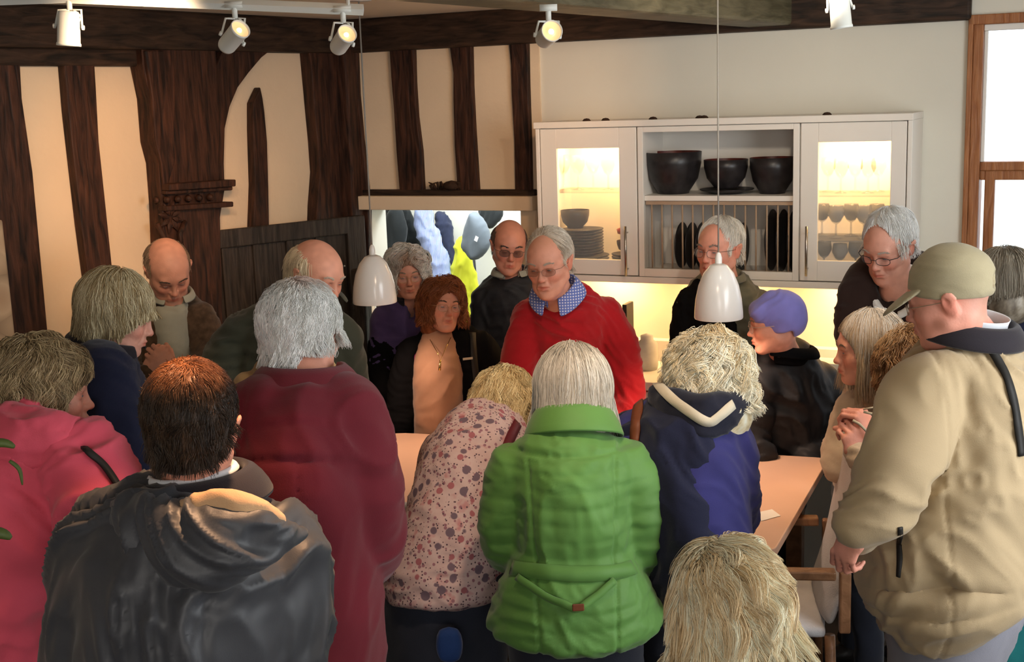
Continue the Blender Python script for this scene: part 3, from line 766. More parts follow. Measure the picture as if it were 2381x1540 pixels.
# ------------------------------------------------------------------ shell
mb = MB(); mb.box((0, 2.5, -.05), (16, 16, .1)); structure(mb.build('floor', 'floor_dark'))
mb = MB(); mb.prism([np.array([*(K - dB * .6 - nB * .25)[:2], ZC]), np.array([*(K + dB * 5.2 - nB * .25)[:2], ZC]), np.array([*(K + dB * 5.2 + nB * 9)[:2], ZC]), np.array([*(K - dB * 2.6 + nB * 9)[:2], ZC])], ZUP * 0, ZUP * .12)
structure(mb.build('ceiling', 'ceiling_plaster'))
DS0, DS1, DZ = .137, 1.015, 1.612
WS0, WS1, WZ0, WZ1 = 3.10, 4.45, .85, 2.39
mb = MB()
boxB(mb, -.3, DS0, 0, ZC, -.16, 0); boxB(mb, DS0, DS1, DZ, ZC, -.16, 0); boxB(mb, DS1, WS0, 0, ZC, -.16, 0)
boxB(mb, WS0, WS1, 0, WZ0, -.16, 0); boxB(mb, WS0, WS1, WZ1, ZC, -.16, 0); boxB(mb, WS1, 4.9, 0, ZC, -.16, 0)
structure(mb.build('wall_back', 'plaster_white'))
mb = MB(); boxB(mb, -.2, 1.13, 1.63, ZC, .0, .012); structure(mb.build('trim_1', 'plaster_cream'))
mb = MB(); boxA(mb, -.16, 8.5, 0, ZC, -.16, 0); structure(mb.build('wall_left', 'plaster_cream'))
KR = K + dB * 4.9
mb = MB(); mb.box(KR + nB * 4.2 + dB * .08 + ZUP * ZC / 2, (.16, 8.6, ZC), RB); structure(mb.build('wall_right', 'plaster_white'))
# stone corner of wall_left
mb = MB(); boxA(mb, 2.09, 3.4, 0, 1.76, 0, .05); structure(mb.build('trim_2', 'stone_wall', bevel=.01))

def timber(name, fn, pts, o0, o1, mat='dark_oak', label=None):
    """an uneven timber on a wall, outline in photograph pixels"""
    n = nB if fn is pxB else nA; poly = [fn(x, y) for x, y in pts]; mb = MB(); mb.prism(poly, n * o0, n * o1)
    o = mb.build(name, mat, bevel=.006); structure(o); return o
# timbers of wall_left
mb = MB(); boxA(mb, -.02, 8, 2.405, ZC, 0, .10); structure(mb.build('trim_3', 'dark_oak_beam', bevel=.012))
mb = MB(); boxA(mb, 1.36, 8, 2.338, 2.41, 0, .05); structure(mb.build('trim_4', 'dark_oak_beam', bevel=.01))
TA = [((-90, 140), (30, 140), (35, 230), (60, 400), (75, 560), (95, 770), (135, 1750), (-60, 1750)),
      ((132, 140), (203, 140), (207, 200), (214, 330), (228, 460), (247, 640), (330, 1560), (280, 1560), (190, 655), (172, 520), (158, 400), (142, 260)),
      ((590, 203), (596, 232), (600, 262), (606, 330), (609, 430), (611, 540), (573, 545), (577, 430), (573, 300), (573, 240))]
for i, q in enumerate(TA): timber(f'trim_{5+i}', pxA, q, 0, .045)
# carved post with its curved brace
post = [(400, 1450), (350, 600), (345, 470), (338, 380), (325, 330), (317, 230), (300, 150), (298, 100), (470, 100), (480, 230), (480, 430), (505, 1380)]
o = timber('trim_8', pxA, post, 0, .085)
brace = [(478, 440), (470, 330), (466, 220), (478, 160), (500, 108), (608, 118), (585, 136), (556, 170), (530, 205), (511, 250), (500, 300), (498, 380), (500, 440), (490, 500), (478, 600)]
timber('trim_9', pxA, brace, 0, .065)
leftbr = [(300, 120), (345, 120), (365, 250), (372, 370), (352, 440), (345, 440), (338, 380), (325, 330), (317, 230)]
timber('trim_10', pxA, leftbr, .08, .10)
mb = MB()
for (y0, y1, o1) in ((427, 443, .135), (443, 452, .115), (478, 490, .12)):
    a = pxA(344, y0); b_ = pxA(500, y0 - 10); c_ = pxA(500, y1 - 10); d_ = pxA(344, y1); mb.prism([a, b_, c_, d_], nA * .06, nA * o1)
structure(mb.build('trim_11', 'dark_oak', bevel=.005))
# carved leaves of the capital
mb = MB()
for k in range(8):
    ang = 2 * math.pi * k / 8 + .3; cc = pxA(398, 506, .10); u = dA * math.cos(ang) + ZUP * math.sin(ang); v = np.cross(u, nA)
    mb.add([cc + u * .008, cc + u * .035 + v * .014, cc + u * .075, cc + u * .035 - v * .014, cc + u * .038 + nA * .02], [[0, 1, 4], [1, 2, 4], [2, 3, 4], [3, 0, 4]])
for k in range(6):
    cc = pxA(362 + 25 * k, 466 - k * 1.4, .10); mb.lathe([(.001, .018), (.012, .014), (.018, .0), (.001, -.001)], cc, np.stack([dA, ZUP, nA], 1), 8)
mb.tube([pxA(365, 520, .09), pxA(385, 560, .10), pxA(380, 600, .09)], .012); mb.tube([pxA(430, 515, .09), pxA(418, 545, .10), pxA(425, 600, .09)], .012)
structure(mb.build('trim_12', 'dark_oak', smooth=True))
# uneven right post and corner post
timber('trim_13', pxA, [(695, 115), (706, 235), (715, 330), (720, 400), (714, 480), (712, 560), (725, 1230), (810, 1230), (800, 115)], 0, .07)
mb = MB(); mb.box(K + dB * .03 + dA * .03 + (nB + nA) * .02 + ZUP * 1.25, (.16, .16, 2.5), RB); structure(mb.build('trim_14', 'dark_oak', bevel=.012))
# timbers of wall_back above the doorway
mb = MB(); boxB(mb, -.02, 3.075, 2.405, ZC, 0, .075); structure(mb.build('trim_15', 'dark_oak_beam', bevel=.012))
TB = [((800, 110), (838, 118), (842, 220), (852, 330), (865, 452), (868, 700), (800, 700)),
      ((914, 110), (971, 110), (973, 190), (978, 270), (988, 350), (993, 448), (938, 450), (930, 350), (924, 250), (918, 180)),
      ((1053, 104), (1104, 104), (1106, 200), (1111, 300), (1120, 445), (1072, 445), (1065, 340), (1062, 230), (1062, 170)),
      ((1190, 94), (1234, 94), (1236, 200), (1240, 320), (1243, 450), (1205, 450), (1203, 330), (1197, 220), (1195, 150))]
for i, q in enumerate(TB): timber(f'trim_{16+i}', pxB, q, 0, .04)
mb = MB(); boxB(mb, .10, 1.10, 1.675, 1.712, 0, .045); structure(mb.build('trim_20', 'dark_oak_beam', bevel=.008))
# white frame round the doorway
mb = MB(); boxB(mb, .075, 1.105, DZ, DZ + .07, 0, .09); boxB(mb, 1.015, 1.105, 0, DZ, 0, .035); boxB(mb, .085, .137, 0, DZ, 0, .035); structure(mb.build('door_1', 'plaster_cream', bevel=.004))
# crossing ceiling beam, parallel to wall_left
s0 = sB(1745, 66)[0]
mb = MB(); c0 = WB(s0 + .10, 0, .05); dirc = dA; R_ = np.stack([nA, -dA, ZUP], 1)
mb.box(c0 + dirc * 2.2 + ZUP * 2.50, (.20, 4.5, .155), R_); structure(mb.build('trim_21', 'olive_oak', bevel=.015))

# ------------------------------------------------------------------ open plank door against wall_left
H0 = P(838, 500, 6.3); H1 = P(455, 540, 5.68); H0[2] = 0; H1[2] = 0; dd = nrm(H1 - H0); dn = np.array([-dd[1], dd[0], 0]); dn = dn if dn[1] < 0 else -dn; DL = np.linalg.norm(H1 - H0)
RD = np.stack([dd, dn, ZUP], 1); zt = 1.60
root = empty('door_2', H0); root['kind'] = 'structure'
mb = MB(); mb.box(H0 + dd * DL / 2 + ZUP * zt / 2, (DL, .025, zt - .02), RD); mb.build('door_panel', 'door_oak', root)
mb = MB()
for a_, b_ in ((0, .11), (DL - .08, DL)): mb.box(H0 + dd * (a_ + b_) / 2 + dn * .022 + ZUP * zt / 2, (b_ - a_, .03, zt), RD)
for z0, z1 in ((zt - .085, zt), (.78, .90), (0, .14)): mb.box(H0 + dd * DL / 2 + dn * .021 + ZUP * (z0 + z1) / 2, (DL - .02, .028, z1 - z0), RD)
for f_ in (.30, .48, .68, .86): mb.box(H0 + dd * DL * f_ + dn * .018 + ZUP * .8, (.035, .018, 1.5), RD)
mb.build('door_frame', 'door_oak', root, bevel=.006)
mb = MB()
for z in (1.36, .42): [mb.lathe([(.006, 0), (.005, .006), (.001, .008)], H0 + dd * q + dn * .045 + ZUP * z, np.stack([dd, ZUP, dn], 1), 8) for q in (.04, .15)]
mb.build('door_hinge', 'steel', root)
# old posts beside the doorway
mb = MB(); q0 = P(845, 760, 6.05); q0[2] = 0; mb.box(q0 + ZUP * .68, (.07, .07, 1.36), RB); structure(mb.build('trim_22', 'chair_wood' if 0 else 'door_oak', bevel=.008))
mb = MB(); q0 = P(893, 760, 6.0); q0[2] = 0; mb.box(q0 + ZUP * .66, (.045, .06, 1.32), RB); structure(mb.build('trim_23', 'chair_felt_grey', bevel=.006))

# ------------------------------------------------------------------ cloakroom beyond the doorway
mb = MB(); boxB(mb, -.9, 2.2, 0, 2.3, -1.55, -1.45); boxB(mb, -.9, -.8, 0, 2.3, -1.5, -.16); boxB(mb, 2.1, 2.2, 0, 2.3, -1.5, -.16); boxB(mb, -.9, 2.2, 2.3, 2.36, -1.55, -.16)
structure(mb.build('wall_cloakroom', 'plaster_white'))
area_light('cloakroom_window_light', WB(.7, 2.15, -.75), WB(.7, .6, -1.3), 1.3, .7, 50, (.86, .94, 1.0))
def hung(name, label, cat, rows, off, dep, mat, amp=.006, k=.02, extra=(), seed=1, **kw):
    R_ = np.stack([dB, nB, ZUP], 1); pr = []
    q = np.array([[*((pxB((l + r_) / 2, y, off))), np.linalg.norm(pxB(r_, y, off) - pxB(l, y, off)) / 2, dep] for (y, l, r_) in rows])
    pr += chain(q, side=dB, k=k); pr += list(extra)
    V, F = mesh_sdf(pr, h=.010, smooth_it=1); N = normals(V, F); V = folds(V, N, amp * 1.6, 12, seed, (1, 0, 0))
    o = np_mesh(name, V, F, mat, None, True, None, base=q[0, :3]); o['_b'] = [float(x) for x in q[0, :3]]; tag(o, label, cat); return o
cloth('coat_black', (.018, .020, .020, 1)); cloth('coat_navy', (.03, .035, .065, 1)); cloth('hivis', (.78, .80, .05, 1), vary=.03); cloth('cap_grey', (.13, .15, .17, 1))
m, t, b = newmat('shirt_stripe'); b.inputs['Roughness'].default_value = .9
tc = t.nodes.new('ShaderNodeTexCoord'); wv = t.nodes.new('ShaderNodeTexWave'); wv.inputs['Scale'].default_value = 38; wv.inputs['Distortion'].default_value = .6; wv.bands_direction = 'X'
t.links.new(tc.outputs['Object'], wv.inputs['Vector']); r = ramp(t, wv.outputs[0], [(.3, srgb(225, 232, 250)), (.6, srgb(90, 120, 200))]); t.links.new(r.outputs[0], b.inputs['Base Color'])
mb = MB(); boxB(mb, -.6, 2.0, 1.70, 1.78, -1.45, -1.42)
tag(mb.build('coat_rail', 'white_paint', bevel=.004), 'white coat rail on the cloakroom wall behind the doorway', 'rail')
hung('coat', 'black coat hanging at the hinge side of the cloakroom', 'coat', [(470, 905, 925), (500, 895, 955), (560, 888, 975), (640, 885, 985), (800, 885, 985)], -1.25, .06, 'coat_black', seed=3)
hung('hat', 'dark round hat hung over the black coat in the cloakroom', 'hat', [(500, 905, 935), (530, 890, 945), (565, 890, 940), (585, 898, 930)], -1.08, .055, 'coat_black', amp=.002)
hung('shirt', 'blue and white striped shirt hanging in the cloakroom', 'shirt', [(480, 972, 1000), (520, 966, 1008), (600, 985, 1040), (680, 990, 1055), (800, 985, 1065)], -1.13, .045, 'shirt_stripe', seed=5)
hung('coat', 'navy coat hanging between striped shirt and yellow vest', 'coat', [(500, 1018, 1030), (525, 1012, 1048), (590, 1020, 1057), (700, 1025, 1060), (820, 1025, 1062)], -1.36, .045, 'coat_navy', seed=8)
hung('hi_vis_vest', 'bright yellow high-visibility garment hanging in the cloakroom', 'vest', [(560, 1062, 1082), (620, 1052, 1102), (700, 1050, 1116), (760, 1060, 1122), (900, 1055, 1125)], -1.15, .04, 'hivis', seed=9)
o = hung('baseball_cap', 'grey baseball cap hanging above the yellow vest', 'cap', [(500, 1095, 1108), (530, 1082, 1132), (560, 1076, 1140), (578, 1082, 1128), (596, 1095, 1112)], -1.02, .06, 'cap_grey', amp=.001, extra=[E(pxB(1090, 572, -.99), (.055, .02, .045), RB, k=.01)])
np_mesh('cap_label', [pxB(1106, 548, -.945), pxB(1113, 552, -.945), pxB(1109, 563, -.945), pxB(1102, 559, -.945)], [[0, 1, 2, 3]], 'white_paint', o, False)
hung('bag', 'small black bag hanging at the top of the cloakroom wall', 'bag', [(480, 1118, 1165), (495, 1112, 1168), (518, 1125, 1150)], -1.28, .04, 'coat_black', amp=.004)
mb = MB(); mb.tube([pxB(1098, 600, -1.3), pxB(1113, 760, -1.3), pxB(1125, 1000, -1.3)], .018)
tag(mb.build('walking_stick', 'black_plastic', smooth=True), 'dark stick leaning beside the yellow vest in the cloakroom', 'stick')
mb = MB()
for k in range(14): mb.tube([pxB(1005 + k * 5, 441, .05), pxB(1003 + k * 5 + random.uniform(-6, 6), 433 - random.uniform(0, 10), .06), pxB(1000 + k * 5 + random.uniform(-10, 10), 428 - random.uniform(0, 8), .07)], [.006, .008, .002], 5)
mb.lathe([(.001, .035), (.03, .028), (.045, 0), (.02, -.01)], pxB(1050, 436, .055), RB, 10)
tag(mb.build('dried_flowers', 'dried_leaf', smooth=True), 'dark dried flower heads lying on the rail over the doorway', 'flowers')

# ------------------------------------------------------------------ wall cabinets
CF = .33; CZ0, CZ1 = 1.345, 2.012
def sz(px, py): return sB(px, py, CF)
edges = (1.258, 1.724, 2.443, 2.874)
cabs = []
CABL = ('white wall cabinet with lit glass door next to the doorway', 'open white wall cabinet with plate rack and big dark bowls', 'white wall cabinet with lit glass door full of drinking glasses')
for i in range(3):
    a_, b_ = edges[i], edges[i + 1]
    root = empty('wall_cabinet', WB((a_ + b_) / 2, CZ0)); tag(root, CABL[i], 'cabinet'); cabs.append(root)
    mb = MB(); t_ = .018; D_ = CF - .02
    boxB(mb, a_, a_ + t_, CZ0, CZ1, .001, D_); boxB(mb, b_ - t_, b_, CZ0, CZ1, .001, D_); boxB(mb, a_, b_, CZ0, CZ0 + t_, .001, D_); boxB(mb, a_, b_, CZ1 - t_, CZ1, .001, D_); boxB(mb, a_ + t_, b_ - t_, CZ0 + t_, CZ1 - t_, .001, .008)
    mb.build('cabinet_body', 'cabinet_paint', root)
    if i != 1:
        gp = ((1293, 346), (1443, 605)) if i == 0 else ((1898, 331), (2066, 610))
        ga, gz1 = sz(*gp[0]); gb, gz0 = sz(*gp[1]); ga2 = sz(gp[0][0] + 7, 560)[0]; ga = (ga + ga2) / 2
        mb = MB(); g_ = .003
        boxB(mb, a_ + g_, ga, CZ0 + g_, CZ1 - g_, CF - .02, CF); boxB(mb, gb, b_ - g_, CZ0 + g_, CZ1 - g_, CF - .02, CF); boxB(mb, ga, gb, CZ0 + g_, gz0, CF - .02, CF); boxB(mb, ga, gb, gz1, CZ1 - g_, CF - .02, CF)
        dr = mb.build('door', 'cabinet_paint', root, bevel=.002); dr['_b'] = root['_b']
        mb = MB(); boxB(mb, ga, gb, gz0, gz1, CF - .013, CF - .009); mb.build('glass_pane', 'spectacle', dr)
        hx = 1460 if i == 0 else 1878
        hs = sz(hx, 590)[0]; hz1, hz0 = sz(hx, 525)[1], sz(hx, 640)[1]
        mb = MB(); mb.tube([WB(hs, hz0, CF + .03), WB(hs, hz1, CF + .03)], .006); mb.tube([WB(hs, hz0 + .03, CF - .001), WB(hs, hz0 + .03, CF + .03)], .004); mb.tube([WB(hs, hz1 - .03, CF - .001), WB(hs, hz1 - .03, CF + .03)], .004)
        mb.build('handle', 'steel', dr, smooth=True)
        for zs in ((1.70, 1.51) if i else (1.715,)):
            mb = MB(); boxB(mb, a_ + t_, b_ - t_, zs, zs + .006, .01, CF - .04); mb.build('glass_shelf', 'drinking_glass', root)
        mb = MB(); boxB(mb, a_ + .08, b_ - .08, CZ1 - t_ - .012, CZ1 - t_ - .002, .10, .20); mb.build('cabinet_light', 'led_strip', root)
        area_light('cabinet_lamp', WB((a_ + b_) / 2, CZ1 - .04, .16), WB((a_ + b_) / 2, CZ0, .10), .25, .12, 6.5, (1, .58, .22))
    else:
        oa, oz1 = sz(1494, 308); ob, oz0 = sz(1842, 634)
        mb = MB(); boxB(mb, a_ + .003, oa, CZ0, CZ1 - .003, CF - .02, CF); boxB(mb, ob, b_ - .003, CZ0, CZ1 - .003, CF - .02, CF); boxB(mb, oa, ob, CZ0, oz0, CF - .02, CF); boxB(mb, oa, ob, oz1, CZ1 - .003, CF - .02, CF)
        mb.build('face_frame', 'cabinet_paint', root, bevel=.002)
        SH = sz(1660, 462)[1]
        mb = MB(); boxB(mb, a_ + t_, b_ - t_, SH - .012, SH + .010, .01, CF - .02); mb.build('shelf', 'cabinet_paint', root)
        mb = MB(); boxB(mb, oa, ob, SH - .03, SH - .014, CF - .05, CF - .03); boxB(mb, oa, ob, CZ0 + .018, CZ0 + .034, CF - .05, CF - .03); mb.build('rack_rail', 'rack_wood', root)
        for k in range(14):
            s_ = oa + .025 + (ob - oa - .05) * k / 13; mb = MB(); mb.tube([WB(s_, CZ0 + .03, CF - .04), WB(s_, SH - .02, CF - .04)], .0042, 6); mb.build('rack_rod', 'rack_wood', root, smooth=True)
mb = MB(); boxB(mb, 1.235, 2.895, CZ1, CZ1 + .028, .001, CF + .015); boxB(mb, 2.875, 2.893, 1.315, CZ1, .001, CF + .005); boxB(mb, 1.24, 1.257, 1.315, CZ1, .001, CF + .005); boxB(mb, 1.24, 2.893, 1.315, 1.343, CF - .06, CF + .003)
tag(mb.build('cabinet_surround', 'cabinet_paint', bevel=.002), 'white cornice, pelmet and end panels round the row of wall cabinets', 'trim')
for s_ in (1.50, 2.05, 2.62):
    mb = MB(); boxB(mb, s_ - .10, s_ + .10, 1.330, 1.342, .10, .16); tag(mb.build('under_cabinet_light', 'led_strip'), {1.50: 'warm light strip under the cabinet next to the doorway', 2.05: 'warm light strip under the open plate rack', 2.62: 'warm light strip under the cabinet of drinking glasses'}[s_], 'light', 'under-cabinet light strips')
    area_light('under_cabinet_lamp', WB(s_, 1.325, .14), WB(s_, .9, .06), .25, .06, 3.6, (1, .56, .22))
# base units, worktop
mb = MB(); boxB(mb, 1.28, 3.0, .86, .90, .001, .50); tag(mb.build('worktop', 'white_paint', bevel=.004), 'pale worktop running below the lit wall cabinets', 'worktop')
mb = MB(); boxB(mb, 1.28, 3.0, .90, 1.00, .001, .06); tag(mb.build('worktop_upstand', 'white_paint', bevel=.003), 'low white ledge along the wall above the worktop', 'ledge')
for k in range(3):
    a_, b_ = 1.30 + k * .56, 1.30 + (k + 1) * .56; root = empty('base_cabinet', WB((a_ + b_) / 2, 0, .3)); tag(root, ('cream base cabinet under the worktop nearest the doorway', 'cream base cabinet in the middle under the worktop', 'cream base cabinet under the worktop nearest the window')[k], 'cabinet')
    mb = MB(); boxB(mb, a_ + .002, b_ - .002, .10, .858, .001, .46); boxB(mb, a_ + .01, b_ - .01, 0, .10, .001, .42); mb.build('cabinet_body', 'cabinet_paint', root)
    mb = MB(); boxB(mb, a_ + .004, b_ - .004, .12, .85, .461, .48); dr = mb.build('door', 'cabinet_paint', root, bevel=.003); dr['_b'] = root['_b']
    mb = MB(); mb.tube([WB(b_ - .05, .62, .49), WB(b_ - .05, .80, .49)], .006); mb.build('handle', 'steel', dr, smooth=True)

# crockery
def bowl(c, r, h, label, grp=None, mat='stoneware_dark', inner='stoneware_red', ft=.55):
    base = np.array(c, float)
    prof = [(.001, .004), (r * ft * .8, .003), (r * ft, 0), (r * ft * 1.02, .008), (r * .86, h * .35), (r * .98, h * .72), (r, h), (r * .975, h * 1.005)]
    mb = MB(); mb.lathe(prof, base, RB, 36); o = mb.build('bowl', mat, None, smooth=True, base=base); o['_b'] = list(map(float, base)); tag(o, label, 'bowl', grp)
    mb = MB(); mb.lathe([(r * .975, h * 1.005), (r * .94, h * .75), (r * .80, h * .38), (r * .4, h * .12), (.001, h * .10)], base, RB, 36); mb.build('bowl_lining', inner, o, smooth=True); return o
def plate(c, r, label, grp, R=None, mat='stoneware_dark'):
    R = RB if R is None else R; mb = MB(); mb.lathe([(.001, .003), (r * .5, .002), (r * .55, 0), (r * .62, .004), (r * .95, .014), (r, .018), (r * .99, .021), (r * .66, .009), (.001, .008)], (0, 0, 0), R, 32)
    me_o = mb.build('plate', mat, None, smooth=True, base=np.zeros(3)); me_o.location = c; tag(me_o, label, 'plate', grp); return me_o
def at_shelf(px, off, z): q = pxB(px, 450, off); s_ = (q - K) @ dB; return WB(s_, z, off)
SHT = SH + .0105
bowl(at_shelf(1566, .17, SHT), .128, .185, 'big dark bowl with red lining, first from the doorway side of the open shelf')
bowl(at_shelf(1688, .17, SHT + .024), .098, .125, 'dark bowl with red lining in the middle of the open shelf')
plate(at_shelf(1690, .17, SHT), .12, 'dark plate under the middle bowl of the open shelf', None)
bowl(at_shelf(1796, .17, SHT), .099, .155, 'tall dark bowl at the window end of the open shelf')
z0 = CZ0 + .0185
lp = at_shelf(1352, .17, z0)
ORD = ('first', 'second', 'third', 'fourth', 'fifth', 'sixth', 'seventh', 'eighth', 'ninth', 'tenth')
for k in range(3): plate(lp + ZUP * (k * .016), .125, f'{ORD[k]} wide dark plate from the cabinet floor, under the pile of smaller plates', 'wide dark plates under the pile')
pl = plate(lp + ZUP * (3 * .016), .10, 'lowest of the smaller dark plates piled below the small black bowl', 'dark plates piled below the small bowl')
for k in range(1, 9):
    c_ = pl.copy(); COL.objects.link(c_); c_.location = Vector(lp + ZUP * (3 * .016 + k * .0135)); c_['label'] = f'{ORD[k]} smaller dark plate from the bottom, piled below the small black bowl'
bowl(lp + dB * -.035 + ZUP * (3 * .016 + 8 * .0135 + .022), .068, .085, 'small black bowl on top of the plate pile in the glass cabinet', inner='stoneware_dark')
rp = at_shelf(1462, .15, z0)
for k in range(4):
    p_ = plate(rp + ZUP * (k * .014), .085, f'{ORD[k]} dark plate from the bottom of the low pile beside the door stile', 'dark plates in the low pile')
bowl(rp + ZUP * (4 * .014 + .006), .06, .06, 'small dark bowl on the low plate pile in the glass cabinet')
mb = MB(); mb.lathe([(.001, .0), (.055, .01), (.06, .03), (.001, .055)], rp + ZUP * .145, RB, 20); tag(mb.build('lid', 'red_lacquer', smooth=True), 'red domed lid over the low plate pile', 'lid')
Rs = np.stack([nB, ZUP, dB], 1)      # plates on edge: axis along the wall
rod = (ob - oa - .05) / 13
for k in range(7):
    s_ = oa + .025 + rod * (k + .75) + rod; r_ = .105
    q = plate(WB(s_, z0 + r_ + .002, .17), r_, f'{ORD[k]} dark dinner plate on edge in the rack, counted from the doorway', 'dinner plates on edge in the rack', R=Rs)
for k in range(3):
    s_ = ob - .035 - rod * k * 1.02 - .012; r_ = .135
    plate(WB(s_, z0 + r_ + .002, .165), r_, f'{ORD[k]} large dark platter on edge in the rack, counted from the window', 'large platters on edge in the rack', R=Rs)
# drinking glasses
def wineglass(c, h, r, label, grp):
    mb = MB(); mb.lathe([(.001, .001), (r * .85, .002), (r * .8, .004), (.005, .010), (.004, h * .42), (r * .55, h * .5), (r, h * .72), (r * .85, h), (r * .82, h), (r * .96, h * .72), (r * .5, h * .52), (.001, h * .47)], (0, 0, 0), RB, 20)
    o = mb.build('wine_glass', 'drinking_glass', None, smooth=True, base=np.zeros(3)); o.location = c; tag(o, label, 'glass', grp); return o
def copyto(o, c): n = o.copy(); COL.objects.link(n); n.location = Vector(c); return n
for (z_, lab, grp, pxs, h_, r_) in ((1.7065, 'stemmed glass on the upper glass shelf, drinking-glass cabinet', 'stemmed glasses on the upper shelf', (1925, 1955, 1988, 2018, 2042), .15, .032),
                                 (1.5165, 'stemmed glass on the lower glass shelf, drinking-glass cabinet', 'stemmed glasses on the lower shelf', (1912, 1945, 1980, 2010, 2040), .14, .036),
                                 (z0, 'tall stemmed glass on the floor of the drinking-glass cabinet', 'stemmed glasses on the cabinet floor', (1918, 1955, 1992, 2030), .13, .034)):
    o = None
    for k, x_ in enumerate(pxs):
        c_ = at_shelf(x_, .12 + .08 * (k % 2), z_); o = wineglass(c_, h_, r_, lab, grp) if o is None else copyto(o, c_); o['label'] = f'{ORD[k]} ' + lab + ', from the door handle'
o = None
for k, x_ in enumerate((1312, 1345, 1380, 1415)):
    c_ = at_shelf(x_, .12 + .08 * (k % 2), 1.7215); o = wineglass(c_, .16, .034, 'stemmed glass on the shelf above the plate pile', 'stemmed glasses above the plates') if o is None else copyto(o, c_); o['label'] = f'{ORD[k]} stemmed glass from the doorway on the shelf above the plate pile'
# things on the worktop
c_ = pxB(1505, 830, .25); c_[2] = .90
mb = MB(); mb.lathe([(.001, .0), (.045, .0), (.05, .02), (.05, .12), (.03, .14), (.03, .16), (.001, .17)], c_, RB, 24); tag(mb.build('canister', 'lime_paint', smooth=True), 'grey canister on the worktop behind the red sweater', 'canister')
c_ = pxB(1462, 840, .2); c_[2] = .90
mb = MB(); mb.box(c_ + ZUP * .15, (.022, .10, .30), RB); tag(mb.build('cutting_board', 'black_plastic', bevel=.004), 'black board standing upright on the worktop', 'board')
c_ = pxB(1440, 700, .04); mb = MB(); mb.box(c_ + ZUP * .0, (.012, .01, .06), RB)
c_ = pxB(1910, 880, .30); c_[2] = .90; mb = MB(); mb.box(c_ + ZUP * .05, (.22, .12, .10), RB); tag(mb.build('storage_box', 'white_paint', bevel=.006), 'pale box on the worktop near the window end', 'box')
c_ = WB(1.9, 1.0, .035); mb = MB(); mb.box(c_ + ZUP * .04, (.10, .05, .08), RB); tag(mb.build('tin', 'lime_paint', bevel=.004), 'small grey tin standing on the wall ledge', 'tin')
# debris on top of the cabinets
o = None
for k, x_ in enumerate((1368, 1412, 1522, 1630, 1640, 1925)):
    c_ = pxB(x_, 283, CF - .05); s_ = (c_ - K) @ dB; c_ = WB(s_, CZ1 + .028, CF - .03)
    if o is None:
        mb = MB(); mb.lathe([(.001, .012), (.012, .010), (.020, .002), (.018, 0)], (0, 0, 0), RB, 7); o = mb.build('dried_leaf', 'dried_leaf', None, base=np.zeros(3)); o.location = Vector(c_); tag(o, 'dry brown leaf lying on top of the wall cabinets', 'leaf', 'dry leaves on the cabinets')
    else: o = copyto(o, c_)
    o['label'] = f'{ORD[k]} dry brown leaf from the doorway on top of the wall cabinets'

# ------------------------------------------------------------------ window_1
def wbx(mb, s0, s1, z0, z1, o0, o1): return boxB(mb, s0, s1, z0, z1, o0, o1)
root = empty('window_1', WB(3.7, WZ0)); root['kind'] = 'structure'
mb = MB(); wbx(mb, 3.065, 3.085, WZ0 - .03, 2.425, 0, .03); wbx(mb, 3.085, 3.125, WZ0 - .03, 2.425, -.16, .015); wbx(mb, 3.065, 4.5, 2.385, 2.425, -.16, .03); wbx(mb, 4.42, 4.46, WZ0, 2.42, -.16, .015); wbx(mb, 3.065, 4.5, WZ0 - .03, WZ0 + .01, -.16, .04)
wbx(mb, 3.125, 4.42, 1.785, 1.822, -.10, -.02)
mb.build('window_frame', 'orange_wood', root, bevel=.004)
mb = MB(); wbx(mb, 3.145, 3.185, WZ0, 1.785, -.08, -.03); wbx(mb, 3.125, 4.42, 1.745, 1.785, -.08, -.035); wbx(mb, 3.7, 3.74, WZ0, 1.745, -.08, -.03); wbx(mb, 3.125, 4.42, WZ0 + .01, WZ0 + .05, -.08, -.03)
mb.build('window_sash', 'orange_wood', root, bevel=.004)
mb = MB(); wbx(mb, 3.125, 4.42, 2.36, 2.385, -.05, .0); wbx(mb, 3.125, 3.140, 1.822, 2.36, -.06, -.02); mb.build('window_trim', 'white_paint', root, bevel=.003)
mb = MB(); wbx(mb, 3.125, 4.42, 1.82, 2.37, -.065, -.06); wbx(mb, 3.185, 4.42, WZ0, 1.75, -.06, -.055); mb.build('window_pane', 'spectacle', root)
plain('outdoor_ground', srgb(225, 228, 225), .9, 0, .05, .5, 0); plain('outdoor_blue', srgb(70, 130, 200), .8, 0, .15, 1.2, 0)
mb = MB(); mb.box(WB(8, -.3, -16), (40, 30, .1), RB); structure(mb.build('ground_outside', 'outdoor_ground'))
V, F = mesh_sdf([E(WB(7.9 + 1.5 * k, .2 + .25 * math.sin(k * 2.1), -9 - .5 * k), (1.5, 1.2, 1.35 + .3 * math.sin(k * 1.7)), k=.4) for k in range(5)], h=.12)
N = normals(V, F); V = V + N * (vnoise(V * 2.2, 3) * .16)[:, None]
tag(np_mesh('garden_shrubs', V, F, 'outdoor_blue', None, True, base=WB(8, 0, -9)), 'hazy blue mass of shrubs outside the lower window pane', 'shrubs', kind='stuff')

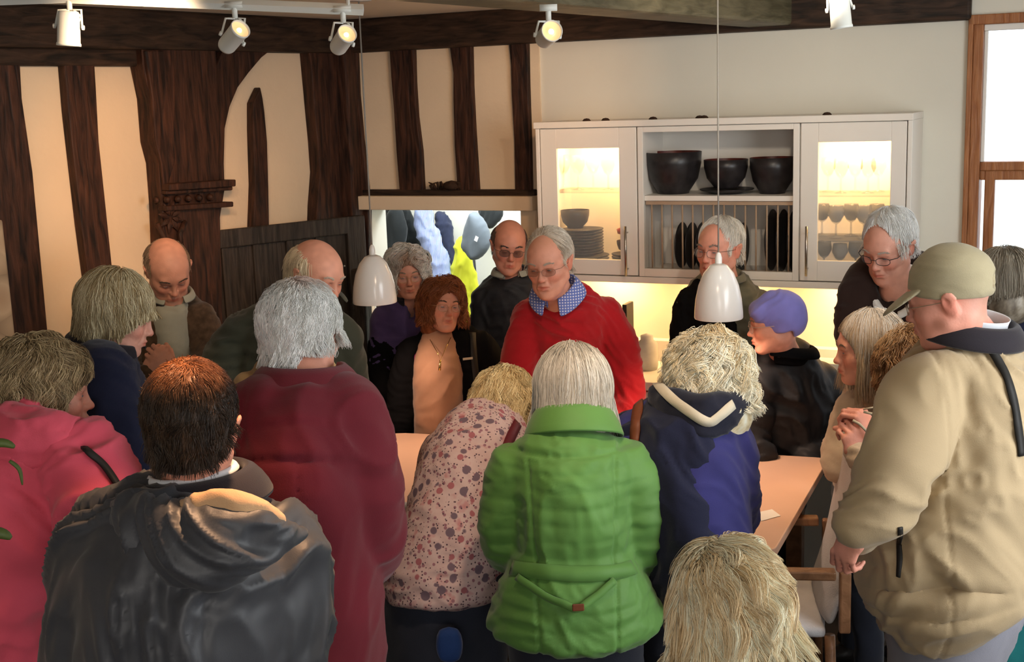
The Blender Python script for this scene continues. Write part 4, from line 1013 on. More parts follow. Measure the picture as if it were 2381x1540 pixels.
# ------------------------------------------------------------------ table
FL, FR, NR = PZ(890, 1003, .75), PZ(1927, 1065, .75), PZ(1800, 1282, .75); NL = FL + NR - FR
def rounded(poly, r, n=6):
    out = []
    for i, p in enumerate(poly):
        a = nrm(poly[i - 1] - p); b = nrm(poly[(i + 1) % len(poly)] - p); rr = r[i]
        for j in range(n + 1):
            t_ = j / n; p0, p1 = p + a * rr, p + b * rr; out.append((1 - t_) ** 2 * p0 + 2 * t_ * (1 - t_) * p + t_ ** 2 * p1)
    return out
TC = (FL + FR + NR + NL) / 4; root = empty('dining_table', (TC[0], TC[1], 0)); tag(root, 'large pale rectangular table everybody is gathered round', 'table')
mb = MB(); mb.prism(rounded([FL, FR, NR, NL], (.16, .05, .05, .10)), ZUP * 0, ZUP * -.032); mb.build('tabletop', 'table_laminate', root, bevel=.004)
ins = lambda p, f=.10: p + (TC - p) * f
mb = MB(); q = [ins(p) for p in (FL, FR, NR, NL)]
mb.prism([p + ZUP * -.032 for p in q], ZUP * 0, ZUP * -.06); mb.build('apron', 'chair_wood', root)
for p in (FL, FR, NR, NL):
    mb = MB(); b_ = ins(p, .12); mb.box((b_[0], b_[1], .345), (.06, .06, .69), RB); mb.build('leg', 'chair_wood', root, bevel=.004)
# paper on the table
q = [PZ(x, y, .7515) for x, y in ((1750, 1195), (1795, 1185), (1815, 1200), (1770, 1212))]
mb = MB(); mb.prism(q, ZUP * 0, ZUP * .001); tag(mb.build('paper', 'white_paint'), 'white sheet of paper on the near end of the table', 'paper')

# ------------------------------------------------------------------ chairs
def armchair(pos, ang, label, felt, bh=.98, arms=True):
    R_ = rz(ang); root = empty('armchair', pos); root.rotation_euler = (0, 0, 0); tag(root, label, 'chair'); pos = np.array(pos, float)
    L_ = lambda x, y, z: pos + R_ @ np.array([x, y, z])        # +x is where the sitter faces
    pr = chain([[*L_(-.20, 0, .50), .23, .03], [*L_(-.235, 0, .62), .24, .028], [*L_(-.27, 0, .80), .24, .028], [*L_(-.30, 0, bh - .03), .22, .030]], side=R_[:, 1], k=.02)
    V, F = mesh_sdf(pr, h=.012, smooth_it=2); np_mesh('backrest', V, F, felt, root)
    V, F = mesh_sdf([B(L_(.02, 0, .46), (.21, .215, .02), R_, k=.03), E(L_(.02, 0, .475), (.24, .23, .035), R_, k=.03)], h=.014, smooth_it=3); np_mesh('seat', V, F, felt, root)
    for sx, sy in ((.2, .2), (.2, -.2), (-.2, .2), (-.2, -.2)):
        mb = MB(); mb.tube([L_(sx, sy, .45), L_(sx * 1.1, sy * 1.08, 0)], [.018, .013], 10); mb.build('leg', 'chair_wood' if arms else 'steel', root, smooth=True)
    if arms:
        for sy in (-.25, .25):
            mb = MB(); mb.box(L_(0.0, sy, .672), (.42, .045, .03), R_); mb.box(L_(.17, sy, .55), (.035, .03, .24), R_); mb.box(L_(-.24, sy * .97, .58), (.035, .035, .20), R_); mb.build('armrest', 'chair_wood', root, bevel=.006)
    return root
cA = P(1955, 1200, 3.86); armchair((.80, 3.92, 0), 172, 'pale felt chair with wooden arms at the window end of the table', 'chair_felt', 1.03)
cB = P(915, 1150, 4.0); armchair((-.34, 4.12, 0), 71, 'grey felt chair tucked in beside the flowered blouse', 'chair_felt', .90, False)

# ------------------------------------------------------------------ pendants
def pendant(px, ytop, ybot, wpx, Y, label, topx):
    zb = P(px, ybot - 8, Y); r_ = wpx / 2 * Y / FPX; zt_ = P(px, ytop, Y)[2]; h_ = zt_ - zb[2]; root = empty('pendant_lamp', (zb[0], zb[1], ZC)); tag(root, label, 'lamp', 'white dome pendants over the table')
    c0 = np.array([zb[0], zb[1], zb[2]])
    prof = [(r_ * .98, 0), (r_, .004), (r_ * .99, h_ * .12), (r_ * .94, h_ * .35), (r_ * .82, h_ * .6), (r_ * .62, h_ * .82), (r_ * .36, h_ * .96), (.012, h_)]
    mb = MB(); mb.lathe(prof + [(.012, h_ - .006), (r_ * .33, h_ * .93), (r_ * .59, h_ * .80), (r_ * .79, h_ * .59), (r_ * .91, h_ * .35), (r_ * .96, h_ * .12), (r_ * .965, .0), (r_ * .98, 0)], c0, np.eye(3), 48); mb.build('lamp_shade', 'white_enamel', root, smooth=True)
    mb = MB(); mb.lathe([(.013, h_ - .003), (.013, h_ + .02), (.009, h_ + .034), (.004, h_ + .04)], c0, np.eye(3), 16); mb.build('cap', 'white_enamel', root, smooth=True)
    mb = MB(); mb.tube([c0 + ZUP * (h_ + .03), np.array([c0[0], c0[1], ZC - .03])], .0032, 8); mb.build('cord', 'cord_grey', root, smooth=True)
    mb = MB(); mb.lathe([(.001, -.03), (.05, -.028), (.055, 0)], np.array([c0[0], c0[1], ZC]), np.eye(3), 24); mb.build('ceiling_rose', 'white_enamel', root, smooth=True)
    mb = MB(); mb.lathe([(.001, .03), (.02, .035), (.028, .055), (.015, .085), (.012, h_ - .01)], c0, np.eye(3), 16); mb.build('bulb', 'lamp_glow', root, smooth=True)
    ld = bpy.data.lights.new('pendant_light', 'SPOT'); ld.energy = 15; ld.color = (1, .66, .46); ld.spot_size = math.radians(125); ld.spot_blend = .6; ld.shadow_soft_size = .04
    lo = bpy.data.objects.new('pendant_light', ld); COL.objects.link(lo); lo.parent = root; lo.location = (0, 0, c0[2] + .02 - ZC)
pendant(872, 592, 712, 104, 5.0, 'white dome pendant lamp hanging in front of the doorway', 838)
pendant(1671, 612, 748, 115, 4.55, 'white dome pendant lamp hanging in front of the plate rack', 1655)

# ------------------------------------------------------------------ spotlights on the ceiling track
tr0, tr1 = P(150, -6, 3.7), P(845, 23, 3.7); zt = 2.50
def at_z(px, py, Y): q = P(px, py, Y); return q
mb = MB(); a_ = np.array([P(60, -10, 3.75)[0], 3.72, 2.47]); b_ = np.array([P(842, 22, 3.72)[0], 3.72, 2.435])
mb.tube([tr0 + np.array([-.6, 0, 0]), tr0, tr1], .016, 4); tag(mb.build('ceiling_track', 'fixture_white'), 'white lighting track carrying three spotlights below the ceiling', 'track')
for q_ in (tr0, tr1): pass
mb = MB()
for q_ in (tr0 * .6 + tr1 * .4, tr0 * .05 + tr1 * .95): mb.tube([q_, np.array([q_[0], q_[1], ZC])], .006, 6)
o = mb.build('track_hanger', 'fixture_white'); o.parent = bpy.data.objects['ceiling_track']
def spotlight(back, front, Y, tilt_to, label, mount, wpx=50, dY=0.0, glow=True, power=25):
    """back/front: pixel of the two ends of the can; dY how much nearer the camera the front is"""
    a = P(*back, Y); b = P(*front, Y - dY); ax = nrm(b - a); L_ = np.linalg.norm(b - a); r_ = wpx / 2 * Y / FPX
    x = nrm(np.cross(ax, (0.13, .2, .95) if abs(ax[2]) < .9 else (1, 0, 0))); y = np.cross(ax, x); R_ = np.stack([x, y, ax], 1)
    mt = P(*mount, Y); root = empty('spotlight', mt); tag(root, label, 'spotlight', 'white track spotlights')
    mb = MB(); mb.lathe([(.001, 0), (r_ * .78, .0), (r_ * .86, .006), (r_ * .90, L_ * .12), (r_ * .94, L_ * .9), (r_, L_ * .93), (r_, L_), (r_ * .93, L_), (r_ * .90, L_ - .008)], a, R_, 32); can = mb.build('lamp_can', 'fixture_white', root, smooth=True); can['_b'] = root['_b']
    mb = MB(); mb.lathe([(.001, L_ - .012), (r_ * .4, L_ - .010), (r_ * .5, L_ - .016), (r_ * .84, L_ - .007), (r_ * .9, L_ - .008)], a, R_, 32); mb.build('lamp_face', 'lamp_warm_ring' if glow else 'fixture_white', can, smooth=True)
    if glow: mb = MB(); mb.lathe([(.001, L_ - .004), (r_ * .22, L_ - .006), (r_ * .28, L_ - .011)], a, R_, 16); mb.build('lamp_bulb', 'lamp_glow', can, smooth=True)
    piv = a + ax * L_ * .45; hx_ = nrm(np.cross(ax, (0, .9, .1))); hx_ = nrm(RGT - ax * (RGT @ ax)) if abs(RGT @ ax) < .9 else hx_
    mb = MB()
    for sg in (-1, 1):
        e = piv + hx_ * sg * (r_ + .004); top = mt + RGT * sg * r_ * .95 - ZUP * .03
        mb.tube([e, top, mt - ZUP * .03], .0035, 6); mb.lathe([(.001, .007), (.007, .006), (.007, 0)], e, np.stack([np.cross(hx_ * sg, ax), ax, hx_ * sg], 1), 10)
    mb.tube([mt - ZUP * .03, mt + ZUP * .01], .008, 8); mb.box(mt + ZUP * .008, (.05, .03, .018)); mb.build('bracket', 'fixture_white', root, smooth=True)
    mb = MB(); cb = [mt - ZUP * .03 + RGT * .01, mt - ZUP * .05 + RGT * .03, mt - ZUP * .065 + RGT * .015, a + ax * .01 + y * 0]; mb.tube(catmull(cb, 5), .003, 6); mb.build('cable', 'fixture_white', root, smooth=True)
    if power:
        ld = bpy.data.lights.new('spot_beam', 'SPOT'); ld.energy = power; ld.color = (1, .66, .38); ld.spot_size = math.radians(60); ld.spot_blend = .7; ld.shadow_soft_size = .03
        lo = bpy.data.objects.new('spot_beam', ld); COL.objects.link(lo); lo.location = a + ax * (L_ + .01); lo.rotation_euler = Vector(ax).to_track_quat('-Z', 'Y').to_euler()
spotlight((160, 26), (160, 107), 3.7, None, 'white spotlight pointing straight down at the far end of the track', (160, -2), 54, 0.0)
spotlight((524, 110), (560, 66), 3.7, None, 'white spotlight tilted up with its lamp showing as an oval', (545, 18), 46, .06, power=8)
spotlight((784, 113), (808, 77), 3.7, None, 'white spotlight near the thin pendant cord at the track end', (797, 28), 44, .07, power=8)
spotlight((1264, 93), (1284, 71), 3.7, None, 'white spotlight with round glowing face under the crossing beam', (1275, 25), 48, .09, power=8)
spotlight((1950, -16), (1957, 66), 3.7, None, 'white spotlight near the window hanging partly above view', (1948, -40), 50, 0.0, glow=False)
# unseen spots added without fixtures: warm washes on walls, table and front man
def wall_wash(loc, tgt, e, ang, col=(1, .60, .30)):
    ld = bpy.data.lights.new('wash_beam', 'SPOT'); ld.energy = e; ld.color = col; ld.spot_size = math.radians(ang); ld.spot_blend = .9; ld.shadow_soft_size = .04
    o = bpy.data.objects.new('wash_beam', ld); COL.objects.link(o); o.location = loc; o.rotation_euler = (Vector(tgt) - Vector(loc)).to_track_quat('-Z', 'Y').to_euler()
wall_wash((-.55, 3.7, 2.40), pxA(340, 470), 85, 42, (1, .50, .20))
wall_wash((-.9, 3.4, 2.45), pxA(200, 420), 60, 70, (1, .66, .40))
wall_wash((.3, 4.4, 2.42), pxB(1080, 240), 42, 70, (1, .58, .30))
wall_wash((.9, 3.6, 2.45), pxB(1600, 200), 30, 95, (1, .84, .66))  # added fill to brighten the upper back wall
wall_wash((.2, 2.4, 2.45), (0, 4.2, .8), 50, 80, (1, .72, .5))
wall_wash((-.30, 2.35, 2.46), P(470, 1050, 2.10), 120, 46, (1, .55, .28))

# ------------------------------------------------------------------ cloth of the visitors
def C3(r, g, b): return srgb(r, g, b)[:3]
cloth('wool_red', srgb(166, 24, 32), sheen=.2); cloth('jacket_burgundy', srgb(104, 30, 42), .8, scale=5); cloth('jacket_pink', srgb(214, 84, 104), .75, scale=5)
cloth('jacket_navy', srgb(26, 29, 50), .9); cloth('jacket_blue', srgb(50, 50, 104), .85, sheen=.1); cloth('tweed_brown', srgb(74, 58, 44), .95, .2, scale=40)
cloth('shirt_grey', srgb(150, 152, 140), .9); cloth('coat_green', srgb(56, 60, 50), .7, scale=6); cloth('pullover_tan', srgb(170, 145, 105), .9)
cloth('fleece_purple', srgb(78, 66, 112), .95); cloth('fleece_black', srgb(17, 17, 19), .98, sheen=0, spec=.05); cloth('lining_plum', srgb(130, 50, 90), .8); cloth('top_tan', srgb(165, 126, 102), .85)
cloth('jacket_black', srgb(32, 33, 37), .6, sheen=0, spec=.3); cloth('jacket_olive', srgb(84, 84, 70), .6, spec=.3); cloth('jacket_green', srgb(86, 132, 60), .62, scale=4, spec=.35, bump=.15)
cloth('jacket_beige', srgb(170, 150, 118), .7, scale=4, vary=.03); cloth('jumper_brown', srgb(44, 30, 26), .95); cloth('lace_white', srgb(225, 222, 215), .9); cloth('jacket_sand', srgb(190, 172, 150), .85)
cloth('turban_lilac', srgb(122, 120, 190), .85, sheen=.2); cloth('cap_khaki', srgb(156, 146, 118), .8, bump=.5); cloth('scarf_white', srgb(196, 186, 164), .8); cloth('scarf_dark', srgb(24, 26, 40), .8)
cloth('collar_dark', srgb(38, 34, 40), .8); cloth('shirt_white', srgb(215, 218, 224), .8); cloth('bag_teal', srgb(20, 96, 98), .8); cloth('bag_blue', srgb(30, 58, 112), .7); cloth('trousers_light', srgb(128, 128, 138)); cloth('trousers_navy', srgb(40, 44, 56), .9)
cloth('hood_lining', srgb(205, 165, 125), .8); plain('leather_brown', srgb(112, 62, 40), .5, 0, .05, 10, .1); plain('leather_burgundy', srgb(96, 26, 36), .5, 0, .05, 10, .1); plain('strap_black', (.015, .014, .013, 1), .6, 0, .1, 10, .1)
plain('gold', srgb(220, 190, 120), .2, 1, .02, 4, 0)
cloth('rain_grey', srgb(56, 58, 64), .5, sheen=.1, spec=.45, bump=.12, scale=3)
# checked shirt
m, t, b = newmat('check_shirt'); b.inputs['Roughness'].default_value = .85
tc = t.nodes.new('ShaderNodeTexCoord'); rs = []
for ax_, rot in (('X', 0), ('Z', 0)):
    wv = t.nodes.new('ShaderNodeTexWave'); wv.inputs['Scale'].default_value = 30; wv.bands_direction = ax_; t.links.new(tc.outputs['Object'], wv.inputs['Vector']); rs.append(wv)
mx = t.nodes.new('ShaderNodeMath'); mx.operation = 'ADD'; t.links.new(rs[0].outputs[1], mx.inputs[0]); t.links.new(rs[1].outputs[1], mx.inputs[1])
r = ramp(t, mx.outputs[0], [(.30, srgb(228, 228, 236)), (.55, srgb(160, 176, 222)), (.85, srgb(96, 116, 190))]); t.links.new(r.outputs[0], b.inputs['Base Color'])
# flowered blouse
m, t, b = newmat('flowered'); b.inputs['Roughness'].default_value = .85
tc = t.nodes.new('ShaderNodeTexCoord')
def vor(scale, thr, soft, rnd):
    v = t.nodes.new('ShaderNodeTexVoronoi'); v.inputs['Scale'].default_value = scale; v.inputs['Randomness'].default_value = 1.0; t.links.new(tc.outputs['Object'], v.inputs['Vector'])
    sx = t.nodes.new('ShaderNodeSeparateColor'); t.links.new(v.outputs['Color'], sx.inputs[0])
    m1 = t.nodes.new('ShaderNodeMapRange'); m1.inputs['From Min'].default_value = thr + soft; m1.inputs['From Max'].default_value = thr; t.links.new(v.outputs['Distance'], m1.inputs[0])
    m2 = t.nodes.new('ShaderNodeMath'); m2.operation = 'GREATER_THAN'; m2.inputs[1].default_value = rnd; t.links.new(sx.outputs[0], m2.inputs[0])
    m3 = t.nodes.new('ShaderNodeMath'); m3.operation = 'MULTIPLY'; t.links.new(m1.outputs[0], m3.inputs[0]); t.links.new(m2.outputs[0], m3.inputs[1]); return m3.outputs[0]
def mixc(fac, a, b_):
    x = t.nodes.new('ShaderNodeMix'); x.data_type = 'RGBA'; t.links.new(fac, x.inputs[0])
    if hasattr(a, 'links') or hasattr(a, 'is_output'): t.links.new(a, x.inputs[6])
    else: x.inputs[6].default_value = a
    x.inputs[7].default_value = b_; return x.outputs[2]
n1 = t.nodes.new('ShaderNodeTexNoise'); n1.inputs['Scale'].default_value = 26; t.links.new(tc.outputs['Object'], n1.inputs['Vector'])
base_ = ramp(t, n1.outputs[0], [(.35, srgb(198, 168, 164)), (.58, srgb(204, 178, 174)), (.72, srgb(190, 132, 132))]).outputs[0]
c1 = mixc(vor(70, .30, .06, .45), base_, srgb(150, 104, 114)); c2 = mixc(vor(120, .26, .06, .4), c1, srgb(84, 60, 70)); c3 = mixc(vor(27, .34, .05, .55), c2, srgb(112, 92, 104)); c4 = mixc(vor(34, .30, .05, .78), c3, srgb(166, 98, 104))
t.links.new(c4, b.inputs['Base Color'])

# ------------------------------------------------------------------ hair styles
FACE = E((0, .108, -.028), (.076, .078, .108))
WHITE = [(.50, .49, .46), (.70, .69, .66), (.84, .83, .80), (.60, .58, .54)]
def st(shell, cuts, cols, **k): return dict(shell=shell, cuts=cuts, cols=cols, **k)
def s_short(cols, recede=0.0, g=.0, **k):
    d = dict(stops=(0, 3, 4, 5, 6), hem=(-.085, -.028), n=3200, length=.055, whorl=(0, -.06, .10), comb=(0, -.1, 0), grav=.5, lift=.15, zmin=-.06, rad=.0009, thick=.008, h=.006); d.update(k)
    return st([E((0, -.024, .036), (.081 + g, .099 + g, .089 + g)), E((0, -.052, -.022), (.066, .060, .060), k=.02)],
              [E((0, .106 - recede * .3, -.02 + recede), (.072, .080, .105 + recede * .6)), B((0, .02, -.14), (.2, .2, .06)), B((0, .075, -.07), (.2, .06, .05)), E((.085, .006, -.022), (.022, .030, .038)), E((-.085, .006, -.022), (.022, .030, .038)), B((.105, -.03, -.09), (.05, .09, .035), k=.02), B((-.105, -.03, -.09), (.05, .09, .035), k=.02)], cols, **d)
def s_bald(cols, top=.062, **k):
    d = dict(hem=(-.072, -.028), n=1800, length=.05, whorl=(0, -.02, .12), grav=.6, lift=.1, zmin=-.06, rad=.0009, thick=.007, h=.006); d.update(k)
    return st([E((0, -.026, .022), (.0815, .096, .080)), E((0, -.052, -.022), (.066, .060, .060), k=.02)],
              [E((0, .03, .10), (top, .125, .078)), E((0, .11, -.01), (.078, .082, .14)), B((0, .02, -.14), (.2, .2, .06)), B((0, .09, -.04), (.2, .06, .10)), E((.085, .01, -.02), (.022, .03, .036)), E((-.085, .01, -.02), (.022, .03, .036))], cols, **d)
def s_bob(cols, w=.088, low=-.10, back=.0, **k):
    d = dict(hem=(low + .015, low - .010), lock=.5, fringe=.93, hemj=.02, n=4200, length=.17, whorl=(0, -.03, .12), grav=1.0, lift=.1, zmin=-.02, rad=.0010, thick=.010, h=.007, seg=11); d.update(k)
    fc = d.pop('face', E((0, .118, -.05), (.060, .085, .115)))
    return st([E((0, -.022, .038), (w, .106, .092)), T((0, -.022, .0), (0, -.035 - back, low), (w * 1.0, .096), (w * .95, .072), k=.03)],
              [fc, B((0, .09, -.10), (.2, .075, .07), k=.02)], cols, **d)
def s_curly(cols, w=.094, low=-.07, **k):
    d = dict(hem=(low - .01, low - .01), hemj=.03, lock=.75, per=20, fringe=.90, n=3800, length=.10, whorl=(0, -.03, .11), grav=.5, lift=.35, zmin=-.06, rad=.0012, thick=.020, h=.007, seg=12, curl=.014, curlf=1.3, wild=.8, clump=26); d.update(k)
    fc = d.pop('face', E((0, .120, -.045), (.058, .085, .100)))
    return st([E((0, -.020, .040), (w, .108, .094)), T((0, -.03, 0), (0, -.04, low), (w, .09), (w * .92, .07), k=.03)], [fc, B((0, .095, -.10), (.2, .07, .06), k=.02)], cols, **d)
def H(I, style, seed=0, name='hair'): return hair(I['R'], I['c'], I['s'], style, I['root'], seed, name)
def face_bits(I, brow=(.35, .33, .30), look=(0, 0), iris=(.08, .10, .12), open_=.0055, up=0.0):
    eyebrows(I['R'], I['c'], I['s'], brow, I['root'], I['seed'], up=up); eyes(I['R'], I['c'], I['s'], I['root'], look, iris, open_)
def neckpos(I): return I['rings'][0, :3]
def front(I, phi=None): a = math.radians(I['phi'] if phi is None else phi); return np.array([math.sin(a), -math.cos(a), 0])
SHOE = 'shoe_black'

# ================================================================== the far side of the table
# bald man in brown tweed looking down at his hands
h1 = P(352, 862, 4.32); h2 = P(388, 858, 4.30)
I = person('bald man in brown tweed jacket, hands clasped, before the timbered wall', (392, 629, 4.6, 28, 36, 4, .97),
    [(690, 362, 440, 4.66, .075), (712, 335, 462, 4.68, .10), (760, 318, 478, 4.7, .125), (850, 308, 485, 4.7, .13), (1000, 305, 490, 4.7, .13)],
    [[(328, 745, 4.66, .06), (292, 800, 4.58, .055), (285, 862, 4.5, .05), (330, 880, 4.38, .036), (345, 876, 4.34, .03)], [(465, 748, 4.68, .06), (482, 815, 4.62, .05), (470, 862, 4.5, .046), (415, 868, 4.38, .034), (400, 866, 4.34, .03)]],
    skin=(.96, .84, .78), hd=dict(jowl=.5), hands=[dict(w=P(343, 872, 4.34), d=(.55, -.15, .62), n=(-.2, -1, .2), s=.95, curl=(50, 55, 40)), dict(w=P(402, 864, 4.34), d=(-.6, -.1, .55), n=(.1, -1, .3), s=.95, curl=(45, 55, 40), left=True)])
G = garment('shirt', chain([[*P(400, 712, 4.62), .058, .075], [*P(402, 760, 4.64), .07, .10], [*P(415, 850, 4.64), .07, .115], [*P(420, 960, 4.64), .07, .115]], cap=.3), 'shirt_grey', I['root'], amp=.003)
f = front(I, 12); pr = torso_prims(I, grow=.012); pr += [T(P(393, 690, 4.52), P(412, 850, 4.50), (.030, .20), (.026, .2), RGT, .012, True), T(P(412, 850, 4.50), P(425, 1010, 4.5), (.030, .2), (.03, .2), RGT, .012, True)]
garment('jacket', pr, 'tweed_brown', I['root'], h=.009, amp=.006, seed=4)
collar('collar', neckpos(I) + ZUP * -.012, head_frame(20, 15, 0), 'shirt_grey', I['root'], .060, .064, gap=50, th=.002)
H(I, s_bald([C3(110, 90, 74), C3(150, 130, 110), C3(90, 72, 60)], n=1300, length=.03), 1); face_bits(I, (.10, .07, .05), look=(0, -20), open_=.003)

# tall man in dark green coat, thin white hair
I = person('man with wispy white hair in dark green coat, standing before the plank door', (737, 640, 3.98, 52, 18, -6, .94),
    [(705, 690, 768, 4.00, .075), (735, 630, 796, 4.04, .10), (790, 575, 808, 4.06, .14), (880, 548, 812, 4.06, .15), (1080, 540, 815, 4.06, .15), (1120, 560, 840, 4.06, .15)],
    [[(600, 775, 4.06, .075), (540, 815, 4.04, .07), (525, 930, 3.98, .06), (600, 960, 4.0, .05)], [(785, 790, 4.06, .07), (800, 880, 4.08, .065), (805, 960, 4.06, .06)]],
    skin=(1.04, .92, .86), hd=dict(jowl=.4, nose=1.1))
garment('coat', torso_prims(I, grow=.012), 'coat_green', I['root'], amp=.008, seed=9)
collar('collar', neckpos(I), head_frame(45, 5, 0), 'coat_green', I['root'], .075, .08, gap=60, prof=((0, 0), (.004, .03), (.012, .04), (.035, .008)))
H(I, s_bald([C3(150, 130, 105), C3(205, 190, 160), C3(225, 215, 190)], n=2200, length=.05, thick=.012, lift=.3, top=.066), 2); face_bits(I, (.5, .45, .38), open_=.003)

# person in a tan pullover, head hidden behind the white-haired man in burgundy
I = person('person in tan top mostly hidden behind the white-haired man in burgundy', (708, 790, 3.45, 150, 10, 0, .92),
    [(855, 668, 745, 3.47, .07), (880, 600, 790, 3.5, .10), (930, 572, 812, 3.5, .12), (1050, 575, 815, 3.5, .13), (1260, 580, 810, 3.5, .14)],
    [[(590, 915, 3.5, .06), (575, 1020, 3.5, .055), (590, 1080, 3.6, .05)], [(800, 915, 3.5, .06), (812, 1020, 3.5, .055), (800, 1080, 3.6, .05)]], face=False)
garment('pullover', torso_prims(I, [(825, 665, 770, 3.47, .08), (850, 610, 785, 3.5, .10), (930, 572, 812, 3.5, .12), (1050, 575, 815, 3.5, .13), (1260, 580, 810, 3.5, .14)], grow=.006), 'pullover_tan', I['root'], amp=.005)
H(I, s_short([C3(120, 100, 80), C3(150, 130, 105)], n=900), 4)

# woman with white curls and purple jacket
I = person('woman with curly white hair in purple jacket, standing in the doorway', (948, 634, 5.7, 8, 8, 2, .93),
    [(695, 918, 985, 5.75, .06), (715, 893, 1008, 5.78, .09), (760, 884, 1022, 5.8, .11), (830, 884, 1025, 5.8, .12), (940, 890, 1020, 5.8, .12)],
    [[(893, 745, 5.78, .055), (888, 830, 5.75, .05), (900, 900, 5.68, .045)], [(1012, 745, 5.8, .055), (1022, 830, 5.78, .05), (1010, 900, 5.7, .045)]],
    skin=(.98, .84, .78), hd=dict(female=True, smile=.6), hfine=.003)
garment('jacket', torso_prims(I, grow=.010) + [B(neckpos(I) + front(I) * .07 + ZUP * -.01, (.012, .06, .08), k=.02, sub=True)], 'fleece_purple', I['root'], amp=.006, seed=5)
collar('collar', neckpos(I) + ZUP * -.02, head_frame(8, 8, 0), 'collar_dark', I['root'], .058, .062, gap=50, prof=((0, 0), (.004, .03), (.008, .05), (.022, .03)))
garment('gilet', torso_prims(I, [(800, 886, 1023, 5.8, .125), (860, 884, 1028, 5.8, .13), (950, 888, 1024, 5.8, .13)], [[(893, 800, 5.77, .06), (888, 860, 5.74, .055), (900, 910, 5.66, .05)]], grow=.012), 'fleece_black', I['root'], amp=.006)
H(I, s_curly([C3(150, 150, 146), C3(205, 206, 202), C3(232, 232, 228), C3(150, 120, 95)], w=.092, n=4200, rad=.0015, lump=.008, curl=.020, per=36, lock=.92, fringe=1.0, face=E((-.002, .118, -.034), (.067, .085, .102)), patch=[((0, .07, .09), (.05, .05, .05), C3(150, 110, 80), .8)]), 5)
face_bits(I, (.3, .22, .16), open_=.004); glasses(I['R'], I['c'], I['s'], I['root'], (.45, .33, .18), w=.021, h=.017)

# woman with auburn hair, tan top and open black fleece
I = person('auburn-haired woman in tan top and open black fleece, smiling up', (1030, 712, 5.35, 22, -6, -8, .93),
    [(768, 990, 1058, 5.4, .065), (790, 965, 1100, 5.42, .10), (840, 945, 1145, 5.45, .13), (910, 932, 1150, 5.45, .14), (960, 935, 1130, 5.45, .14)],
    [[(962, 822, 5.42, .055), (938, 900, 5.4, .052), (930, 985, 5.36, .048)], [(1118, 812, 5.44, .06), (1150, 870, 5.4, .055), (1160, 920, 5.3, .05), (1150, 985, 5.2, .045)]],
    skin=(1.0, .84, .76), hd=dict(female=True, smile=1.3, full=1.06), hfine=.003)
garment('top', chain([[*P(1020, 772, 5.38), .06, .065], [*P(1022, 800, 5.38), .085, .10], [*P(1020, 860, 5.36), .11, .15], [*P(1020, 930, 5.34), .11, .16], [*P(1022, 1000, 5.34), .11, .15]]), 'top_tan', I['root'], amp=.003, seed=2)
cut = [T(P(1028, 765, 5.3), P(1014, 870, 5.2), (.040, .2), (.062, .25), RGT, .010, True), T(P(1014, 870, 5.2), P(1022, 1010, 5.2), (.062, .25), (.060, .25), RGT, .010, True)]
Gl = garment('jacket_lining', torso_prims(I, grow=.010) + cut, 'lining_plum', I['root'], h=.008, amp=.004)
cut2 = [T(P(1010, 765, 5.3), P(985, 850, 5.2), (.058, .2), (.068, .25), RGT, .010, True), T(P(985, 850, 5.2), P(1016, 960, 5.2), (.068, .25), (.062, .25), RGT, .010, True), T(P(1016, 960, 5.2), P(1022, 1030, 5.2), (.062, .25), (.060, .25), RGT, .010, True)]
Gj = garment('jacket', torso_prims(I, grow=.018) + cut2, 'fleece_black', I['root'], h=.008, amp=.005, seed=6)
drape('shoulder_strap', [(1098, 775), (1103, 850), (1118, 960)], [Gj], .030, 'strap_black', I['root'])
q, n = hit(1087, 834, Gj)
if q is not None:
    mb = MB(); mb.box(q + n * .004, (.045, .003, .010), np.stack([nrm(np.cross(ZUP, n)), n, ZUP], 1)); mb.build('chest_logo', 'scarf_white', I['root'])
mb = MB(); q1 = P(1022, 822, 5.19); q2 = P(1024, 850, 5.17); mb.tube([P(1000, 790, 5.28), P(1018, 822, 5.19), P(1024, 838, 5.18), P(1034, 815, 5.2), P(1048, 785, 5.28)], .0016, 6); mb.tube([P(1024, 838, 5.175), P(1022, 862, 5.16)], [.004, .006], 8); mb.build('necklace', 'gold', I['root'], smooth=True)
H(I, s_curly([C3(70, 34, 20), C3(120, 66, 38), C3(150, 92, 58), C3(90, 46, 26)], w=.095, low=-.10, n=3800, rad=.0013, length=.10, grav=.7, curl=.014, per=24, lock=.85, lump=.007, fringe=1.0, face=E((.0, .118, -.034), (.071, .085, .104))), 6)
face_bits(I, (.10, .05, .03), open_=.0045, look=(0, 8)); glasses(I['R'], I['c'], I['s'], I['root'], (.4, .26, .15), w=.022, h=.017)

# bald man in sunglasses
I = person('bald man in tinted glasses and dark jacket between doorway and wall cabinets', (1184, 572, 5.78, 6, 12, -6, 1.0),
    [(640, 1150, 1222, 5.82, .075), (662, 1122, 1262, 5.84, .11), (710, 1112, 1275, 5.86, .13), (800, 1115, 1280, 5.86, .14), (940, 1125, 1270, 5.86, .14)],
    [[(1130, 695, 5.84, .06), (1120, 790, 5.82, .055), (1130, 870, 5.74, .05)], [(1265, 700, 5.86, .06), (1272, 790, 5.86, .055), (1265, 870, 5.8, .05)]],
    skin=(.82, .66, .60), hd=dict(jowl=.8), hfine=.0035)
garment('jacket', torso_prims(I, grow=.010), 'jacket_black', I['root'], amp=.006, seed=12)
collar('collar', neckpos(I) + ZUP * -.008, head_frame(6, 5, 0), 'shirt_grey', I['root'], .066, .07, gap=50)
H(I, s_bald([C3(70, 52, 44), C3(100, 80, 68)], n=1200, length=.025), 7); glasses(I['R'], I['c'], I['s'], I['root'], (.05, .04, .04), True, w=.023, h=.016)
